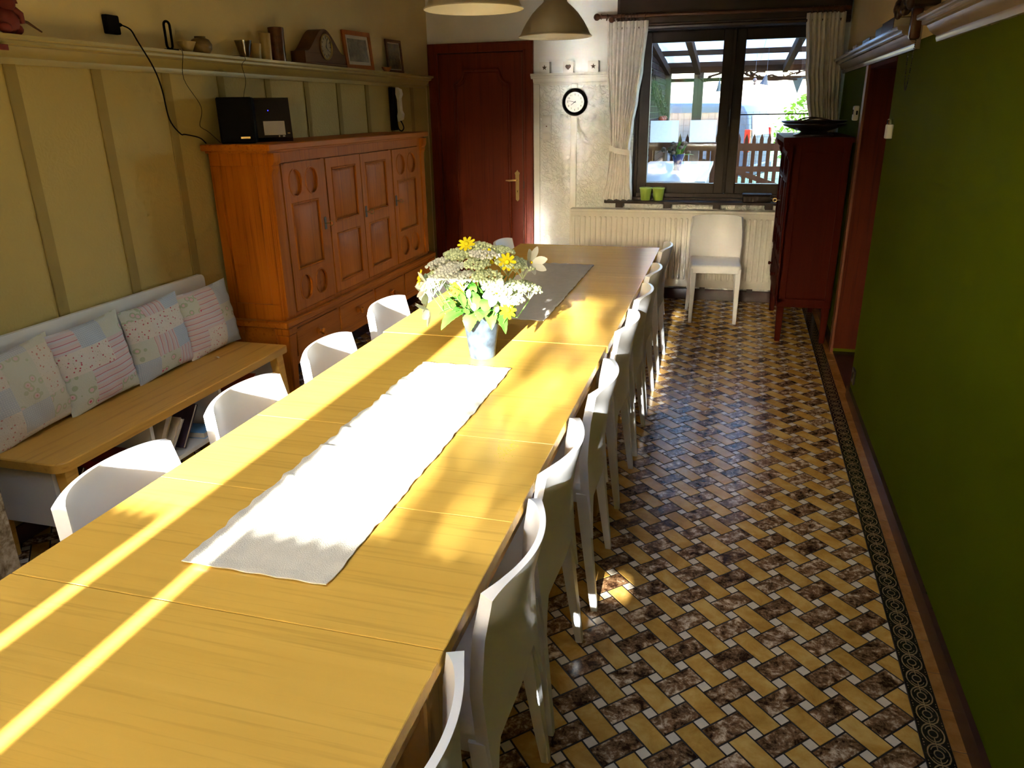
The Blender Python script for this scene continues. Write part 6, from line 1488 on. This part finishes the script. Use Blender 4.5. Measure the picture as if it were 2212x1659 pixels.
bm = bmn(); lathe(bm, [(0.0, 0.15), (0.015, 0.13), (0.03, 0.05), (0.045, 0.0), (0.0, 0.01)], n=12); obj('cone', bm, m_bell, t)
bm = bmn(); tube(bm, [(0, 0, 0.15), (0, 0, 0.18), (0, 0.2, 0.19)], 0.002, 5); obj('string', bm, m_bell, t)
t = thing('hanging_ball', 'small pinkish ball ornament hanging under the shelter roof', 'ornament', (0.215, 10.4, 1.86))
m_pink = plain('pink_ball', (0.34, 0.25, 0.25), 0.6); bm = bmn(); sphere(bm, (0, 0, 0.02), 0.026, 2); sphere(bm, (0, 0, -0.02), 0.017, 2); obj('ball', bm, m_pink, t)
bm = bmn(); tube(bm, [(0, 0, 0.04), (0, 0, zr(10.4) - 1.86)], 0.002, 5); obj('string', bm, m_bell, t)
# ================================================================== tree in front of the house (its leaves dapple the sun)
tr_ = thing('front_garden_tree', 'leafy tree in the front garden behind the camera', 'tree', (0.9, -7.0, 0.0))
bm = bmn(); tube(bm, [(0, 0, 0), (0.02, 0, 1.2), (-0.1, 0, 2.3), (-0.5, 0.05, 3.0), (-1.2, 0.1, 3.4)], [0.11, 0.10, 0.08, 0.05, 0.02], 10); tube(bm, [(-0.1, 0, 2.3), (-0.6, -0.05, 2.75), (-1.35, 0, 2.95)], [0.05, 0.03, 0.012], 8); tube(bm, [(-0.1, 0, 2.3), (0.3, 0, 3.2), (0.5, 0.1, 4.2)], [0.06, 0.04, 0.02], 8); obj('trunk', bm, m_fence, tr_)
bm = bmn(); rnd = random.Random(21)
n_ = 0
while n_ < 4200:
    x = rnd.uniform(-1.43, 0.7); z = rnd.uniform(2.75, 4.6)
    if x < -0.5 and z < 3.9:
        dens = 0.55 + 0.55 * math.sin(13.0 * z + 6.0 * x + 1.0) * math.sin(9.0 * x - 4.0 * z) + (0.25 if x > -1.2 else 0.0)
        if rnd.random() > dens: continue
    n_ += 1
    p = Vector((x, rnd.gauss(0, 0.2), z))
    d = Vector((rnd.uniform(-1, 1), rnd.uniform(-0.4, 0.4), rnd.uniform(-1, 0.6))).normalized() * rnd.uniform(0.08, 0.11); q_ = d.cross(Vector((rnd.uniform(-0.3, 0.3), 1, 0))).normalized() * 0.028
    v = [bm.verts.new(q) for q in (p, p + d * 0.5 + q_, p + d, p + d * 0.5 - q_)]; bm.faces.new(v[:3]); bm.faces.new((v[0], v[2], v[3]))
o = obj('foliage', bm, m_leaf, tr_, 0); o['kind'] = 'stuff'
# unseen porch and hedge, added to block sky light at the rear windows
pc = thing('front_porch', 'brick porch with flat roof outside the sunny windows, behind the camera', 'porch')
bm = bmn(); box(bm, -3.6, 2.4, -3.7, YR - 0.26, 2.76, 2.86); obj('porch_roof', bm, m_beam, pc)
for x0, x1 in ((-3.6, -1.74), (-0.10, 2.4)):
    bm = bmn(); box(bm, x0, x1, -3.7, -3.55, -0.02, 2.76); obj('porch_wall', bm, m_brick, pc)  # added walls that cut off slanting window light
hd = thing('front_hedge', 'tall clipped hedge across the front garden behind the camera', 'hedge', (0, -8.2, 0))  # added only to hide low sky from the rear windows
bm = bmn(); rnd = random.Random(31)
def hdg(u, v):
    a = PI * v; return (-9 + 18 * u, -0.35 * math.cos(a) + 0.04 * math.sin(40 * u + 9 * v), 2.45 * math.sin(a) ** 0.35 + 0.05 * math.sin(60 * u))
shell(bm, hdg, 90, 14, 0.04); obj('hedge_body', bm, m_leaf, hd)
bm = bmn(); box(bm, -40, 40, -60, YR - 0.26, -0.3, -0.02); struct('ground_front', bm, m_grass, 'front lawn behind the camera', 'lawn')
